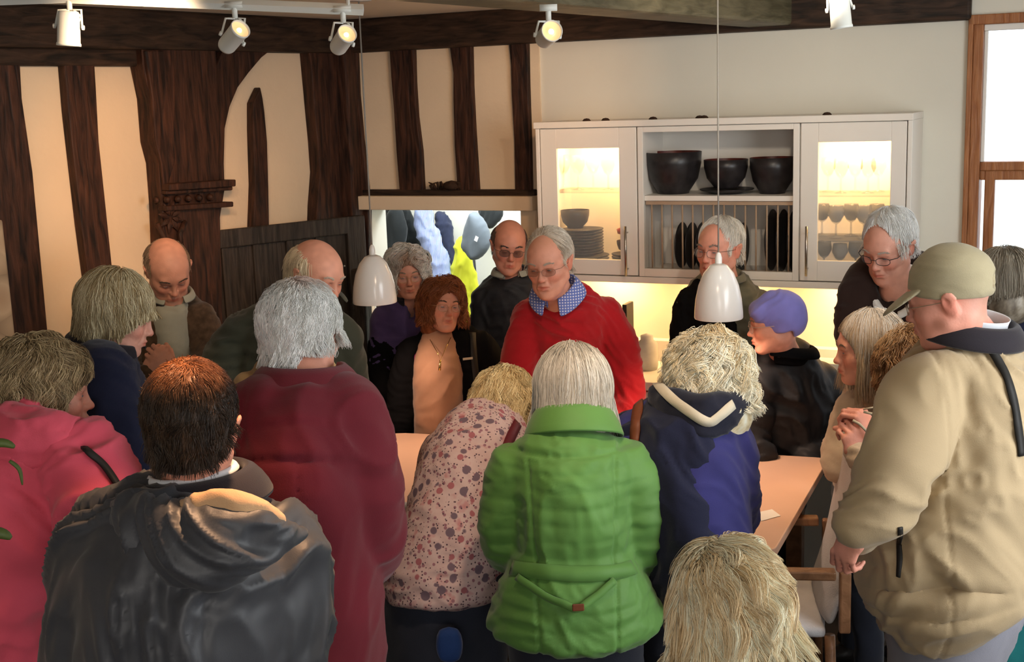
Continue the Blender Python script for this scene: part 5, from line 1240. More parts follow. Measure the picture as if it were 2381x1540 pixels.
eyebrows(I['R'], I['c'], I['s'], (.05, .035, .03), I['root'], 3)

# the speaker in the red sweater
I = person('white-haired speaker in red sweater and checked shirt, leaning over the table', (1276, 610, 4.66, -22, 12, 3, 1.02),
    [(690, 1250, 1342, 4.76, .08), (704, 1232, 1385, 4.80, .11), (745, 1216, 1418, 4.86, .135), (820, 1208, 1425, 4.95, .14), (900, 1215, 1425, 5.05, .14), (1000, 1235, 1425, 5.18, .14), (1035, 1240, 1425, 5.22, .14)],
    [[(1240, 742, 4.86, .072), (1215, 810, 4.84, .066), (1200, 880, 4.82, .060), (1215, 960, 4.72, .052), (1235, 1000, 4.62, .040)], [(1402, 740, 4.88, .076), (1436, 800, 4.86, .070), (1452, 870, 4.84, .064), (1458, 930, 4.80, .058), (1435, 985, 4.70, .048), (1425, 1010, 4.62, .038)]],
    skin=(1.04, .90, .84), hd=dict(jowl=.7, mouth=1.2, nose=1.08), hfine=.0028, scalp=[((0, .03, .10), (.055, .07, .03), C3(205, 150, 125), .6)])
Rb = head_frame(-18, 20, 0); nk = neckpos(I)
garment('sweater', torso_prims(I, [(698, 1242, 1375, 4.80, .10), (745, 1216, 1418, 4.86, .135), (820, 1208, 1425, 4.95, .14), (900, 1215, 1425, 5.05, .14), (1000, 1235, 1425, 5.18, .14), (1035, 1240, 1425, 5.22, .14)], grow=.008) + [E(nk + Rb @ np.array([0, .018, .012]), (.070, .080, .050), Rb, k=.012, sub=True), T(nk + Rb @ np.array([0, .10, .03]), nk + Rb @ np.array([0, .10, -.045]), (.055, .06), (.012, .05), Rb[:, 0], .012, True)], 'wool_red', I['root'], h=.008, amp=.007, seed=21)
garment('shirt', torso_prims(I, [(700, 1252, 1362, 4.80, .085), (745, 1235, 1400, 4.86, .12), (820, 1230, 1400, 4.95, .12)], []), 'check_shirt', I['root'], amp=.002)
collar('shirt_collar', neckpos(I) + Rb @ np.array([0, -.004, .022]), Rb, 'check_shirt', I['root'], .067, .072, gap=34, prof=((0, -.01), (.002, .034), (.010, .050), (.034, .008), (.046, -.020)), dip=.035, th=.003)
H(I, s_short([C3(165, 150, 130), C3(205, 198, 186), C3(228, 225, 216)], recede=.055, n=3400, length=.05, rad=.0010, lift=.25, whorl=(.02, .05, .10), patch=[((0, .06, .10), (.055, .05, .035), C3(172, 148, 122), .8)]), 8)
face_bits(I, (.42, .36, .30), look=(-10, -10), open_=.0045); glasses(I['R'], I['c'], I['s'], I['root'], (.20, .10, .07), 'tinted_lens', w=.0245, h=.0145, rim=.0007)

# grey-haired man behind the second pendant
I = person('grey-haired man in black gilet behind the pendant before the plate rack', (1672, 578, 5.05, -42, 2, 0, 1.03),
    [(655, 1640, 1722, 5.1, .085), (672, 1605, 1752, 5.13, .11), (720, 1592, 1772, 5.15, .14), (800, 1592, 1785, 5.15, .15), (960, 1600, 1780, 5.15, .15)],
    [[(1612, 712, 5.13, .066), (1600, 790, 5.08, .062), (1610, 860, 5.0, .055)], [(1755, 715, 5.16, .07), (1785, 800, 5.14, .066), (1790, 870, 5.05, .06)]],
    skin=(.98, .80, .74), hd=dict(jowl=.6))
garment('sleeves', torso_prims(I, grow=.008), 'jacket_olive', I['root'], amp=.007, seed=14)
garment('gilet', torso_prims(I, [(668, 1618, 1700, 5.1, .115), (720, 1590, 1712, 5.11, .15), (800, 1590, 1715, 5.12, .16), (960, 1598, 1715, 5.12, .16)], [[(1612, 712, 5.12, .068), (1598, 790, 5.07, .064)]], grow=.012), 'fleece_black', I['root'], amp=.005)
collar('collar', neckpos(I) + ZUP * -.01, head_frame(-38, 5, 0), 'jacket_olive', I['root'], .070, .075, gap=60)
H(I, s_short([C3(165, 160, 150), C3(205, 202, 194), C3(230, 228, 222)], recede=.035, n=3200, length=.05, lift=.2), 9); face_bits(I, (.25, .2, .17), open_=.004); glasses(I['R'], I['c'], I['s'], I['root'], (.08, .06, .05), w=.023, h=.016)

# tall white-haired man by the window
I = person('tall white-haired man in glasses and dark jumper, bowed beside the window', (2066, 570, 4.4, -48, 24, -4, 1.03),
    [(672, 2045, 2130, 4.42, .075), (682, 2010, 2150, 4.46, .09), (715, 1985, 2170, 4.5, .13), (800, 1982, 2185, 4.55, .14), (1030, 1985, 2180, 4.6, .14)],
    [[(2012, 705, 4.46, .045), (2000, 740, 4.46, .055), (1988, 790, 4.46, .058), (2010, 860, 4.4, .05)], [(2150, 690, 4.5, .06), (2180, 780, 4.5, .06), (2185, 870, 4.45, .055)]],
    skin=(1.06, .93, .88), hd=dict(jowl=.2, nose=1.1, full=.95), hfine=.003, neckr=.054)
garment('jumper', torso_prims(I, [(648, 2060, 2125, 4.47, .05), (668, 2000, 2155, 4.48, .09), (715, 1978, 2170, 4.5, .13), (800, 1976, 2185, 4.55, .14), (1030, 1985, 2180, 4.6, .14)], [[(2030, 622, 4.50, .045), (2002, 660, 4.48, .058), (1990, 720, 4.46, .062), (1988, 790, 4.46, .058), (2010, 860, 4.4, .05)], [(2135, 610, 4.56, .035), (2155, 690, 4.52, .06), (2180, 780, 4.5, .06), (2185, 870, 4.45, .055)]], grow=.010) + [T(P(2075, 640, 4.36), P(2068, 690, 4.30), (.05, .12), (.028, .10), RGT, .015, True)], 'jumper_brown', I['root'], h=.009, amp=.005, seed=15)
Rb = head_frame(-30, 38, 0)
collar('lace_collar', neckpos(I) + Rb @ np.array([.0, .005, .020]), Rb, 'lace_white', I['root'], .074, .088, gap=22, prof=((-.004, -.008), (.004, .008), (.014, .010), (.024, .002), (.030, -.006)), dip=.045, th=.004)
H(I, s_short([C3(205, 200, 190), C3(235, 232, 226), C3(246, 245, 242)], recede=.03, g=.0, n=3400, length=.045, lift=.2, part=.02), 10)
face_bits(I, (.5, .42, .36), open_=.003); glasses(I['R'], I['c'], I['s'], I['root'], (.03, .02, .02), w=.023, h=.014, rim=.0012)

# woman in the lilac turban
I = person('woman in lilac turban and black coat at the far edge of the table', (1802, 750, 4.66, -98, 8, 0, .96),
    [(826, 1775, 1875, 4.76, .08), (850, 1752, 1900, 4.8, .12), (905, 1735, 1925, 4.84, .15), (980, 1728, 1940, 4.88, .16), (1060, 1728, 1938, 4.92, .16)],
    [[(1775, 895, 4.74, .065), (1752, 960, 4.72, .06), (1745, 1020, 4.70, .055), (1765, 1056, 4.66, .045)], [(1905, 890, 4.86, .07), (1928, 960, 4.84, .068), (1925, 1030, 4.8, .06), (1880, 1060, 4.74, .05)]],
    skin=(1.02, .86, .80), hd=dict(female=True, full=1.0, nose=1.1, ears=False), hfine=.003)
garment('coat', torso_prims(I, grow=.012), 'jacket_black', I['root'], amp=.013, seed=33, scale=6)
collar('collar', neckpos(I) + ZUP * .0, head_frame(-75, -8, 0), 'fleece_black', I['root'], .078, .085, gap=70, prof=((0, -.03), (.006, .02), (.014, .045), (.034, .040), (.05, .005)), th=.012)
tl = I; R_, c_, s_ = I['R'], I['c'], I['s']
pr = place([E((0, -.022, .036), (.086, .108, .094)), E((0, -.035, .0), (.090, .070, .060), k=.03), E((0, -.060, -.005), (.070, .062, .062), k=.03), T((-.05, .06, .055), (.05, .06, .055), .03, .03, k=.03), E((0, .105, -.055), (.085, .070, .100), k=.006, sub=True), B((0, .05, -.09), (.2, .11, .06), k=.006, sub=True)], R_, c_, s_)
def turb(V, N):
    Q = ((V - c_) @ R_) / s_; a = Q[:, 2] * 60 + Q[:, 1] * 34 + vnoise(Q * 14, 2) * 2.2; w_ = np.clip((Q[:, 1] - .0) / .05 + 1.4, .15, 1)
    return V + N * (.0060 * (1 - np.abs(np.sin(a))) * w_ - .002)[:, None]
garment('turban', pr, 'turban_lilac', I['root'], h=.006, amp=0, post=turb)
face_bits(I, (.3, .25, .2), open_=.004); glasses(I['R'], I['c'], I['s'], I['root'], (.5, .4, .35), w=.022, h=.018)

# woman with long grey-brown hair
hw = P(1975, 1025, 3.72); hw2 = P(2010, 1000, 3.70)
I = person('woman with long grey-brown hair in sand jacket, in profile right of the turban', (2015, 808, 4.0, -92, 6, 0, .98),
    [(905, 1985, 2075, 4.15, .075), (925, 1968, 2085, 4.2, .10), (990, 1945, 2080, 4.25, .13), (1060, 1940, 2080, 4.28, .13), (1130, 1945, 2075, 4.3, .13)],
    [[(1990, 960, 4.12, .06), (1962, 1040, 4.08, .056), (1955, 1080, 4.02, .05), (1985, 1066, 3.98, .036)]],
    skin=(1.02, .86, .80), hd=dict(female=True, nose=1.12), hfine=.003,
    hands=[])
garment('jacket', torso_prims(I, grow=.012), 'jacket_sand', I['root'], amp=.006, seed=17)
H(I, s_bob([C3(96, 78, 58), C3(142, 120, 94), C3(176, 158, 134), C3(116, 94, 70)], w=.084, low=-.17, n=5200, length=.24, face=E((0, .116, -.045), (.15, .082, .13)), patch=[((0, -.02, .13), (.06, .08, .045), C3(215, 212, 205), .8)], part=0.0, partw=.6), 11)
face_bits(I, (.25, .2, .15), open_=.004)

# woman with short light brown hair, head bowed
a1 = [(2060, 1010, 3.60, .05), (2035, 1055, 3.62, .042), (2010, 1035, 3.64, .03)]
I = person('woman with short permed ginger-brown hair bowing over spectacles in her hands', (2122, 862, 3.72, -108, 42, 12, .95),
    [(925, 2115, 2210, 3.7, .07), (955, 2095, 2250, 3.68, .11), (1040, 2080, 2270, 3.66, .14), (1160, 2080, 2270, 3.66, .15), (1220, 2085, 2260, 3.66, .15)],
    [[(2120, 990, 3.62, .055), (2090, 1060, 3.58, .05), (2050, 1060, 3.60, .04), (2022, 1030, 3.64, .03)], [(2150, 1000, 3.56, .055), (2080, 1100, 3.50, .048), (2020, 1082, 3.56, .036), (1995, 1052, 3.60, .028)]],
    skin=(1.02, .80, .76), hd=dict(female=True), hfine=.003,
    hands=[dict(w=P(2030, 1008, 3.62), d=(-.50, .1, .75), n=(.5, -.7, .5), s=.92, curl=(60, 60, 40), thumb=(20, 30)), dict(w=P(1996, 1062, 3.60), d=(-.25, .1, .85), n=(.1, -.9, .4), s=.92, curl=(45, 60, 45), thumb=(20, 30), left=True)])
garment('jumper', torso_prims(I, grow=.010), 'jacket_sand', I['root'], amp=.006, seed=18)
H(I, s_curly([C3(78, 52, 32), C3(116, 82, 52), C3(150, 112, 74), C3(172, 140, 102)], w=.090, low=-.055, n=3800, length=.07, curl=.008, face=E((0, .118, -.060), (.075, .075, .095)), patch=[((0, -.03, .13), (.06, .06, .04), C3(200, 175, 140), .6)]), 12)
face_bits(I, (.2, .14, .1), open_=.002)
mb = MB(); a_, b_ = P(1998, 985, 3.58), P(2025, 1018, 3.54); mb.tube([P(2008, 952, 3.56), P(2030, 948, 3.54), P(2050, 960, 3.55), P(2052, 972, 3.55)], .003, 6); mb.tube([P(2008, 958, 3.56), P(2052, 968, 3.55)], .004, 6); mb.tube([P(1983, 978, 3.55), P(1998, 986, 3.54), P(2022, 1010, 3.54)], .0042, 6)
tag(mb.build('spectacles', 'scarf_white', smooth=True), 'white-rimmed spectacles held in the bowed woman\'s hands', 'glasses')

# woman with grey bob at the right edge
I = person('woman with smooth grey-brown bob in navy jacket beside the window', (2326, 666, 3.95, -150, 12, 0, .97),
    [(742, 2300, 2372, 4.0, .065), (765, 2275, 2440, 4.0, .10), (830, 2300, 2480, 4.0, .14), (950, 2320, 2490, 4.0, .15), (1130, 2320, 2480, 4.0, .16)],
    [[(2318, 850, 3.95, .06), (2330, 950, 3.9, .06), (2345, 1060, 3.85, .05)]], face=False, skin=(.9, .78, .72))
garment('jacket', torso_prims(I, grow=.010), 'jacket_navy', I['root'], amp=.006, seed=19)
collar('collar', neckpos(I) + ZUP * -.01, head_frame(-150, 10, 0), 'fleece_black', I['root'], .072, .078, gap=50)
H(I, s_bob([C3(70, 62, 52), C3(112, 102, 88), C3(150, 142, 128), C3(90, 80, 68)], w=.092, low=-.06, n=4500, length=.16), 13)
V, F = mesh_sdf(chain([[*P(2370, 1350, 3.3), .05, .05], [*P(2360, 1420, 3.3), .13, .06], [*P(2350, 1540, 3.3), .16, .08], [*P(2350, 1640, 3.3), .15, .08]], k=.02), h=.012)
o = np_mesh('shoulder_bag', folds(V, normals(V, F), .006, 10, 4, (1, 0, 0)), F, 'bag_teal', None, True, base=P(2350, 1640, 3.3)); tag(o, 'teal cloth bag hanging behind the beige jacket at the edge of view', 'bag'); o['_b'] = [float(x) for x in P(2350, 1640, 3.3)]
mb = MB(); mb.tube([P(2340, 1360, 3.3), P(2350, 1200, 3.45), P(2352, 1000, 3.62)], .012, 8); mb.build('handle', 'bag_teal', o, smooth=True)

# ================================================================== the near side
# woman in navy with ash-blonde bob
I = person('woman with ash-blonde bob and navy jacket looking down in profile', (276, 728, 3.32, 98, 20, 0, .91),
    [(806, 215, 285, 3.32, .06), (822, 180, 300, 3.32, .10), (880, 150, 318, 3.32, .14), (980, 160, 340, 3.3, .16), (1120, 170, 372, 3.3, .17), (1310, 170, 380, 3.3, .17)],
    [[(230, 880, 3.12, .085), (265, 1000, 3.08, .075), (310, 1100, 3.08, .065), (355, 1135, 3.15, .05)]],
    skin=(1.06, .93, .90), hd=dict(female=True, full=1.06, jowl=.3), hfine=.003)
garment('jacket', torso_prims(I, grow=.010), 'jacket_navy', I['root'], amp=.006, seed=25)
collar('collar', neckpos(I) + ZUP * -.006, head_frame(95, 18, 0), 'collar_dark', I['root'], .070, .078, gap=70, prof=((0, -.01), (.003, .030), (.012, .042), (.038, .006)))
H(I, s_bob([C3(92, 76, 50), C3(146, 124, 86), C3(204, 190, 156), C3(112, 92, 62)], w=.088, low=-.090, n=5600, length=.14, rad=.0011, whorl=(0, -.02, .12), face=E((0, .124, -.076), (.18, .112, .098)), curl=.004, hem=(-.105, -.075), comb=(0, .15, 0)), 14)
face_bits(I, (.3, .25, .18), open_=.0035)

# man in burgundy jacket
I = person('white-haired man in burgundy jacket seen from behind at the table', (707, 776, 2.71, 152, 12, 0, .88),
    [(884, 655, 762, 2.65, .065), (904, 618, 802, 2.65, .09), (932, 582, 840, 2.645, .115), (970, 560, 852, 2.635, .14), (1080, 545, 862, 2.58, .17), (1250, 540, 860, 2.56, .18), (1400, 545, 882, 2.55, .18), (1560, 545, 892, 2.55, .18)],
    [[(618, 975, 2.58, .085), (575, 1080, 2.56, .08), (580, 1200, 2.6, .07), (640, 1230, 2.75, .055)], [(790, 975, 2.60, .088), (826, 1070, 2.58, .078), (848, 1180, 2.57, .070), (860, 1262, 2.62, .060), (845, 1300, 2.75, .050), (830, 1230, 2.9, .045)]],
    skin=(1.02, .84, .78), hd=dict(jowl=.6), hfine=.004, face=True)
def burg(V, N): return V + N * (-.004 * np.exp(-((V[:, 0] - (P(700, 1200, 2.4)[0])) / .003) ** 2) * (V[:, 2] < 1.45))[:, None]
garment('jacket', torso_prims(I, grow=.012), 'jacket_burgundy', I['root'], h=.008, amp=.007, seed=41, scale=4, dirv=(.9, .2, .25), post=burg)
collar('collar', neckpos(I) + ZUP * .004, head_frame(160, 6, 0), 'jacket_burgundy', I['root'], .074, .080, gap=60, prof=((0, -.03), (.001, .022), (.010, .038), (.045, -.006), (.070, -.040)), th=.007)
H(I, s_short([C3(190, 190, 184), C3(226, 228, 226), C3(244, 246, 246)], g=.010, hem=(-.10, -.035), n=7000, length=.07, rad=.0009, thick=.010, lift=.25, whorl=(.0, -.05, .11), grav=.7, curl=.004, lock=.6, per=18, patch=[((.005, -.045, .122), (.028, .026, .02), C3(196, 150, 130), .75)]), 15)

# woman in pink coat
I = person('woman with tousled brown bob in pink hooded coat, at the near corner', (104, 912, 2.66, 108, 6, 0, .92),
    [(1012, 40, 150, 2.62, .08), (1034, -20, 190, 2.6, .12), (1080, -80, 235, 2.58, .16), (1180, -120, 240, 2.56, .19), (1350, -130, 175, 2.54, .19), (1560, -140, 155, 2.54, .2)],
    [[(185, 1090, 2.50, .085), (228, 1165, 2.44, .075), (245, 1235, 2.42, .06), (290, 1240, 2.5, .05)]],
    skin=(1.04, .86, .82), hd=dict(female=True, smile=.8), hfine=.003)
Gp = garment('coat', torso_prims(I, grow=.012), 'jacket_pink', I['root'], h=.008, amp=.016, seed=51, scale=5, dirv=(.6, .2, .6))
pr = chain([[*P(-40, 1010, 2.56), .05, .05], [*P(30, 1000, 2.50), .055, .05], [*P(100, 1000, 2.48), .052, .045], [*P(160, 1012, 2.50), .035, .035]], k=.03) + chain([[*P(-60, 1050, 2.54), .05, .05], [*P(30, 1042, 2.46), .05, .04], [*P(120, 1035, 2.46), .04, .035], [*P(178, 1040, 2.5), .02, .02]], k=.03)
garment('hood', pr, 'jacket_pink', I['root'], h=.008, amp=.010, seed=52, scale=12)
drape('shoulder_strap', [(195, 1048), (235, 1082), (262, 1118), (285, 1160)], [Gp], .014, 'strap_black', I['root'], lift=.006, th=.006)
H(I, s_curly([C3(72, 58, 40), C3(122, 102, 74), C3(172, 152, 116), C3(92, 74, 52)], w=.098, low=-.085, n=6500, length=.11, rad=.0011, curl=.014, per=36, lock=.85, lump=.007, grav=.7, lift=.2, thick=.018, face=E((0, .116, -.055), (.18, .100, .100))), 16)
face_bits(I, (.25, .2, .15), open_=.0045)

# man in grey rain jacket, nearest the camera
I = person('dark-haired man in grey rain jacket with hanging hood, seen from behind', (449, 990, 2.15, 180, 4, 2, .96),
    [(1132, 385, 520, 2.17, .08), (1158, 330, 580, 2.17, .11), (1210, 240, 650, 2.16, .14), (1300, 200, 680, 2.14, .17), (1450, 180, 690, 2.12, .18), (1700, 200, 690, 2.12, .17), (1820, 210, 680, 2.12, .17)],
    [[(262, 1275, 2.15, .085), (232, 1370, 2.14, .080), (215, 1500, 2.13, .074), (205, 1640, 2.2, .062), (230, 1680, 2.4, .05)], [(622, 1285, 2.16, .085), (638, 1380, 2.15, .080), (645, 1510, 2.14, .074), (655, 1650, 2.2, .062), (620, 1690, 2.4, .05)]],
    skin=(1.02, .80, .70), hd=dict(), face=False, hfine=.0045)
Gr = garment('jacket', torso_prims(I, grow=.012), 'rain_grey', I['root'], h=.008, amp=.017, seed=61, scale=4, dirv=(.8, .1, .5))
def chp(rows): return [[*P(x, y, Y), a, b_] for (x, y, Y, a, b_) in rows]
pr = chain(chp([(318, 1200, 2.06, .035, .035), (400, 1235, 2.00, .050, .04), (520, 1262, 1.975, .062, .042), (630, 1248, 2.00, .045, .035), (695, 1238, 2.05, .020, .02)]), side=(0, 0, 1), k=.03) + chain(chp([(335, 1250, 2.02, .04, .03), (415, 1300, 1.97, .05, .035), (510, 1312, 1.96, .040, .03), (600, 1264, 2.0, .03, .03)]), side=(0, 0, 1), k=.03) + [T(P(600, 1276, 1.93), P(690, 1274, 1.97), .030, .02, k=.02, sub=True), T(P(455, 1310, 1.90), P(490, 1325, 1.90), .02, .015, k=.02, sub=True)]
garment('hood', pr, 'rain_grey', I['root'], h=.006, amp=.012, seed=62, scale=7, dirv=(.7, 0, .4))
pr = chain(chp([(430, 1186, 2.02, .020, .018), (500, 1184, 1.995, .032, .020), (570, 1192, 1.995, .032, .020), (645, 1214, 2.01, .018, .014)]), side=(0, 0, 1), k=.02)
garment('hood_lining', pr, 'hood_lining', I['root'], h=.005, amp=.004, seed=63, scale=16)
Rb = head_frame(180, 2, -4)
collar('collar', neckpos(I) + ZUP * -.012, Rb, 'collar_dark', I['root'], .094, .088, gap=50, prof=((0, -.02), (-.004, .030), (.006, .046), (.030, .02), (.046, -.015)), th=.008)
collar('shirt_collar', neckpos(I) + ZUP * .002, Rb, 'shirt_white', I['root'], .068, .070, gap=40, prof=((0, -.01), (-.002, .026), (.008, .036), (.016, .02)), th=.003)
H(I, s_short([C3(24, 18, 14), C3(48, 36, 27), C3(74, 54, 38)], g=.002, hem=(-.105, -.03), n=9000, length=.022, rad=.0007, thick=.005, lift=.3, lock=.3, whorl=(-.0, -.05, .115), grav=.35, wild=.8, clump=40, patch=[((0, -.045, .115), (.06, .06, .04), C3(158, 100, 64), .75)]), 17)  # crown patch paints the warm lamp's highlight into the thinning hair's colour

# woman in flowered blouse
I = person('blonde woman in flowered blouse bending over the near edge of the table', (1172, 955, 3.62, 165, 40, 10, .95),
    [(1002, 1120, 1232, 3.58, .07), (1028, 1055, 1240, 3.52, .11), (1085, 992, 1225, 3.44, .14), (1170, 965, 1195, 3.38, .15), (1250, 940, 1180, 3.34, .15), (1320, 900, 1172, 3.32, .17)],
    [[(1195, 1030, 3.56, .06), (1215, 1100, 3.6, .055), (1225, 1130, 3.75, .045)], [(1030, 1050, 3.50, .06), (1010, 1120, 3.6, .05), (1040, 1130, 3.8, .04)]],
    skin=(1.0, .84, .78), hd=dict(female=True), face=False, trousers='trousers_navy', trouser_rings=[(1330, 905, 1160, 3.32, .15), (1400, 882, 1160, 3.32, .17), (1500, 885, 1158, 3.32, .17)])
Gf = garment('blouse', torso_prims(I, [(985, 1115, 1225, 3.60, .07), (1010, 1040, 1238, 3.54, .11), (1085, 985, 1225, 3.44, .145), (1170, 955, 1200, 3.38, .155), (1250, 928, 1185, 3.34, .16), (1320, 890, 1175, 3.32, .175), (1368, 888, 1172, 3.31, .18)], grow=.006), 'flowered', I['root'], h=.008, amp=.006, seed=71)
drape('bag_strap', [(1202, 985), (1185, 1020), (1170, 1060), (1150, 1110)], [Gf], .030, 'leather_burgundy', I['root'])
H(I, s_bob([C3(120, 92, 56), C3(176, 146, 98), C3(216, 192, 142), C3(232, 214, 170), C3(150, 118, 74)], w=.088, low=-.085, n=5200, length=.15, rad=.0012, curl=.010, per=30, lock=.8, lump=.006, wild=1.0, clump=24, lift=.25, thick=.016, hem=(-.085, -.11)), 18)
b0 = P(1045, 1500, 3.06); V, F = mesh_sdf([B(b0, (.022, .012, .035), k=.02), E(b0, (.036, .02, .05), k=.02)], h=.008)
o = np_mesh('pouch', V, F, 'bag_blue', None, True, base=b0); tag(o, 'royal blue pouch hanging at the hip of the flowered blouse woman', 'pouch')
#, (.035, .02, .05), k=.02), E(P(1045, 1530, 3.08), (.04, .03, .055), k=.02)], h=.008); b0 = P(1045, 1530, 3.08)

# woman in green quilted jacket
I = person('woman with grey bob in belted green quilted jacket, seen from behind', (1333, 914, 3.08, 178, 24, 0, .95),
    [(1000, 1275, 1392, 3.03, .075), (1025, 1232, 1430, 3.02, .10), (1075, 1180, 1475, 3.0, .13), (1150, 1195, 1462, 2.98, .15), (1250, 1195, 1470, 2.97, .145), (1310, 1182, 1485, 2.96, .15), (1370, 1155, 1515, 2.95, .17), (1432, 1130, 1545, 2.95, .185)],
    [[(1205, 1100, 3.0, .070), (1178, 1180, 3.0, .062), (1176, 1255, 3.02, .056), (1200, 1270, 3.15, .05), (1240, 1200, 3.35, .04)], [(1452, 1095, 3.0, .070), (1482, 1180, 2.99, .064), (1488, 1262, 3.0, .060), (1470, 1290, 3.12, .052), (1420, 1200, 3.35, .04)]],
    skin=(1.0, .84, .78), hd=dict(female=True), face=False)
zy = P(1320, 1072, 2.84)[2]; zw = P(1320, 1318, 2.8)[2]
def quilt(V, N):
    z = V[:, 2]; back = np.clip((3.02 - V[:, 1]) / .06, 0, 1); m_ = (z < zy - .01)
    per = .040; ph = (zy - z) / per + .15 * vnoise(V * 5, 3); ch = np.abs(np.sin(np.pi * ph)) ** .6
    d = .0026 * (ch - .6) * m_ + .0022 * vnoise(V * np.array([38, 20, 55]), 8) * m_
    for x0 in (P(1240, 1200, 2.83)[0], P(1430, 1200, 2.83)[0]): d = d - .006 * np.exp(-((V[:, 0] - x0 - .03 * (z - 1.0) * np.sign(x0 - V[:, 0].mean())) / .004) ** 2) * m_ * back
    d = d - .006 * np.exp(-((z - zy) / .005) ** 2); d = d - .008 * np.exp(-((z - zw) / .03) ** 2)
    return V + N * d[:, None]
Gg = garment('jacket', torso_prims(I, grow=.010), 'jacket_green', I['root'], h=.0065, amp=.005, seed=81, scale=7, post=quilt)
collar('collar', neckpos(I) + ZUP * .010, head_frame(178, 22, 0), 'jacket_green', I['root'], .076, .080, gap=60, prof=((.012, -.075), (-.002, .020), (.004, .044), (.016, .046), (.034, .010), (.050, -.030)), th=.008)
drape('belt', [(1195, 1322), (1260, 1330), (1340, 1336), (1420, 1332), (1470, 1322)], [Gg], .036, 'jacket_green', I['root'], lift=.006, th=.006)
bt = drape('belt_tie', [(1208, 1345), (1260, 1378), (1310, 1402), (1342, 1415), (1380, 1392), (1425, 1352)], [Gg], .018, 'jacket_green', I['root'], lift=.010, th=.005)
q, n = hit(1343, 1412, Gg)
if q is not None: mb = MB(); mb.box(q + n * .016, (.028, .006, .018), np.stack([nrm(np.cross(ZUP, n)), n, ZUP], 1)); mb.build('buckle', 'leather_brown', I['root'], bevel=.002)
H(I, s_bob([C3(118, 112, 100), C3(160, 154, 142), C3(200, 195, 184), C3(138, 130, 116)], w=.090, low=-.115, hem=(-.098, -.145), n=7500, length=.19, rad=.0010, thick=.012, lift=.2, clump=34, wild=.5, lock=.6), 19)

# woman with long white curls and navy jumper
I = person('woman with long white curls in navy top with white-edged scarf, from behind', (1650, 880, 3.2, 176, 24, -8, .92),
    [(950, 1600, 1700, 3.18, .075), (975, 1545, 1725, 3.16, .10), (1020, 1475, 1725, 3.14, .13), (1120, 1470, 1728, 3.10, .15), (1250, 1500, 1738, 3.06, .155), (1340, 1515, 1745, 3.05, .16)],
    [[(1490, 1040, 3.14, .075), (1455, 1120, 3.14, .066), (1450, 1190, 3.2, .058), (1500, 1180, 3.4, .045)], [(1682, 1040, 3.14, .07), (1698, 1130, 3.12, .060), (1700, 1200, 3.2, .053), (1690, 1180, 3.4, .045)]],
    skin=(1.0, .84, .78), hd=dict(female=True), face=False, trousers='trousers_dark')
xm = P(1600, 1100, 3.0)[0]
Gn = garment('top', torso_prims(I, grow=.010), 'jacket_blue', I['root'], h=.008, amp=.012, seed=91, scale=5)  # blue left showing at the right edge is a highlight put into colour
Gk = garment('shawl', torso_prims(I, [(952, 1560, 1690, 3.17, .09), (985, 1500, 1700, 3.15, .12), (1050, 1462, 1688, 3.12, .145), (1150, 1465, 1668, 3.09, .165), (1250, 1495, 1690, 3.06, .172), (1345, 1512, 1730, 3.05, .176)], [[(1490, 1040, 3.14, .078), (1455, 1120, 3.14, .070), (1450, 1190, 3.2, .06)]], grow=.012), 'jacket_navy', I['root'], h=.008, amp=.011, scale=5, seed=92)
Gs = garment('scarf', chain([[*P(1530, 915, 3.14), .025, .03], [*P(1570, 948, 3.07), .045, .035], [*P(1630, 975, 3.02), .06, .035], [*P(1680, 960, 3.05), .05, .035], [*P(1715, 935, 3.1), .03, .03]], side=(0, 0, 1), k=.02), 'scarf_dark', I['root'], h=.007, amp=.006, seed=93)
drape('scarf_border', [(1528, 893), (1560, 925), (1600, 955), (1645, 982), (1672, 968), (1705, 940)], [Gs, Gk, Gn], .026, 'scarf_white', I['root'], lift=.002, th=.0015)
drape('shoulder_strap', [(1492, 925), (1484, 960), (1480, 1000), (1477, 1060)], [Gk, Gn], .028, 'leather_brown', I['root'], lift=.006, th=.006)
H(I, s_curly([C3(176, 154, 112), C3(218, 204, 170), C3(240, 234, 214), C3(200, 180, 138)], w=.100, low=-.13, n=9000, length=.13, rad=.0011, curl=.018, curlf=1.7, grav=.8, lift=.25, thick=.024, wild=1.1, clump=22, per=34, lock=.88, lump=.008), 20)

# man in beige jacket and cap
I = person('man in khaki cap and beige jacket standing with his back half turned', (2203, 692, 3.05, -116, 15, 0, .98),
    [(792, 2195, 2312, 3.08, .085), (815, 2150, 2365, 3.08, .12), (880, 2100, 2410, 3.08, .17), (1000, 2075, 2420, 3.06, .20), (1150, 2060, 2420, 3.04, .21), (1300, 2045, 2400, 3.02, .22), (1395, 2050, 2385, 3.02, .21)],
    [[(2160, 905, 2.98, .090), (2120, 1010, 2.92, .084), (2080, 1110, 2.88, .076), (2046, 1180, 2.86, .066), (2000, 1228, 2.86, .050)]],
    skin=(1.06, .84, .80), hd=dict(jowl=1.0, nose=1.0, full=1.08), hfine=.0035, trousers='trousers_light', neckr=.066,
    trouser_rings=[(1400, 2060, 2380, 3.02, .17), (1500, 2060, 2330, 3.04, .17), (1560, 2065, 2320, 3.05, .16)],
    hands=[dict(w=P(1988, 1232, 2.85), d=(-.30, .15, -.9), n=(-.75, -.55, .1), s=.98, curl=(35, 50, 40), spread=3, thumb=(30, 30), left=True)],
    scalp=[((0, -.10, -.015), (.085, .05, .04), C3(150, 122, 106), .6)])
def bei(V, N): x0 = P(2215, 1200, 2.8)[0]; return V + N * (-.004 * np.exp(-((V[:, 0] - x0) / .004) ** 2) * (V[:, 1] < 3.0))[:, None]
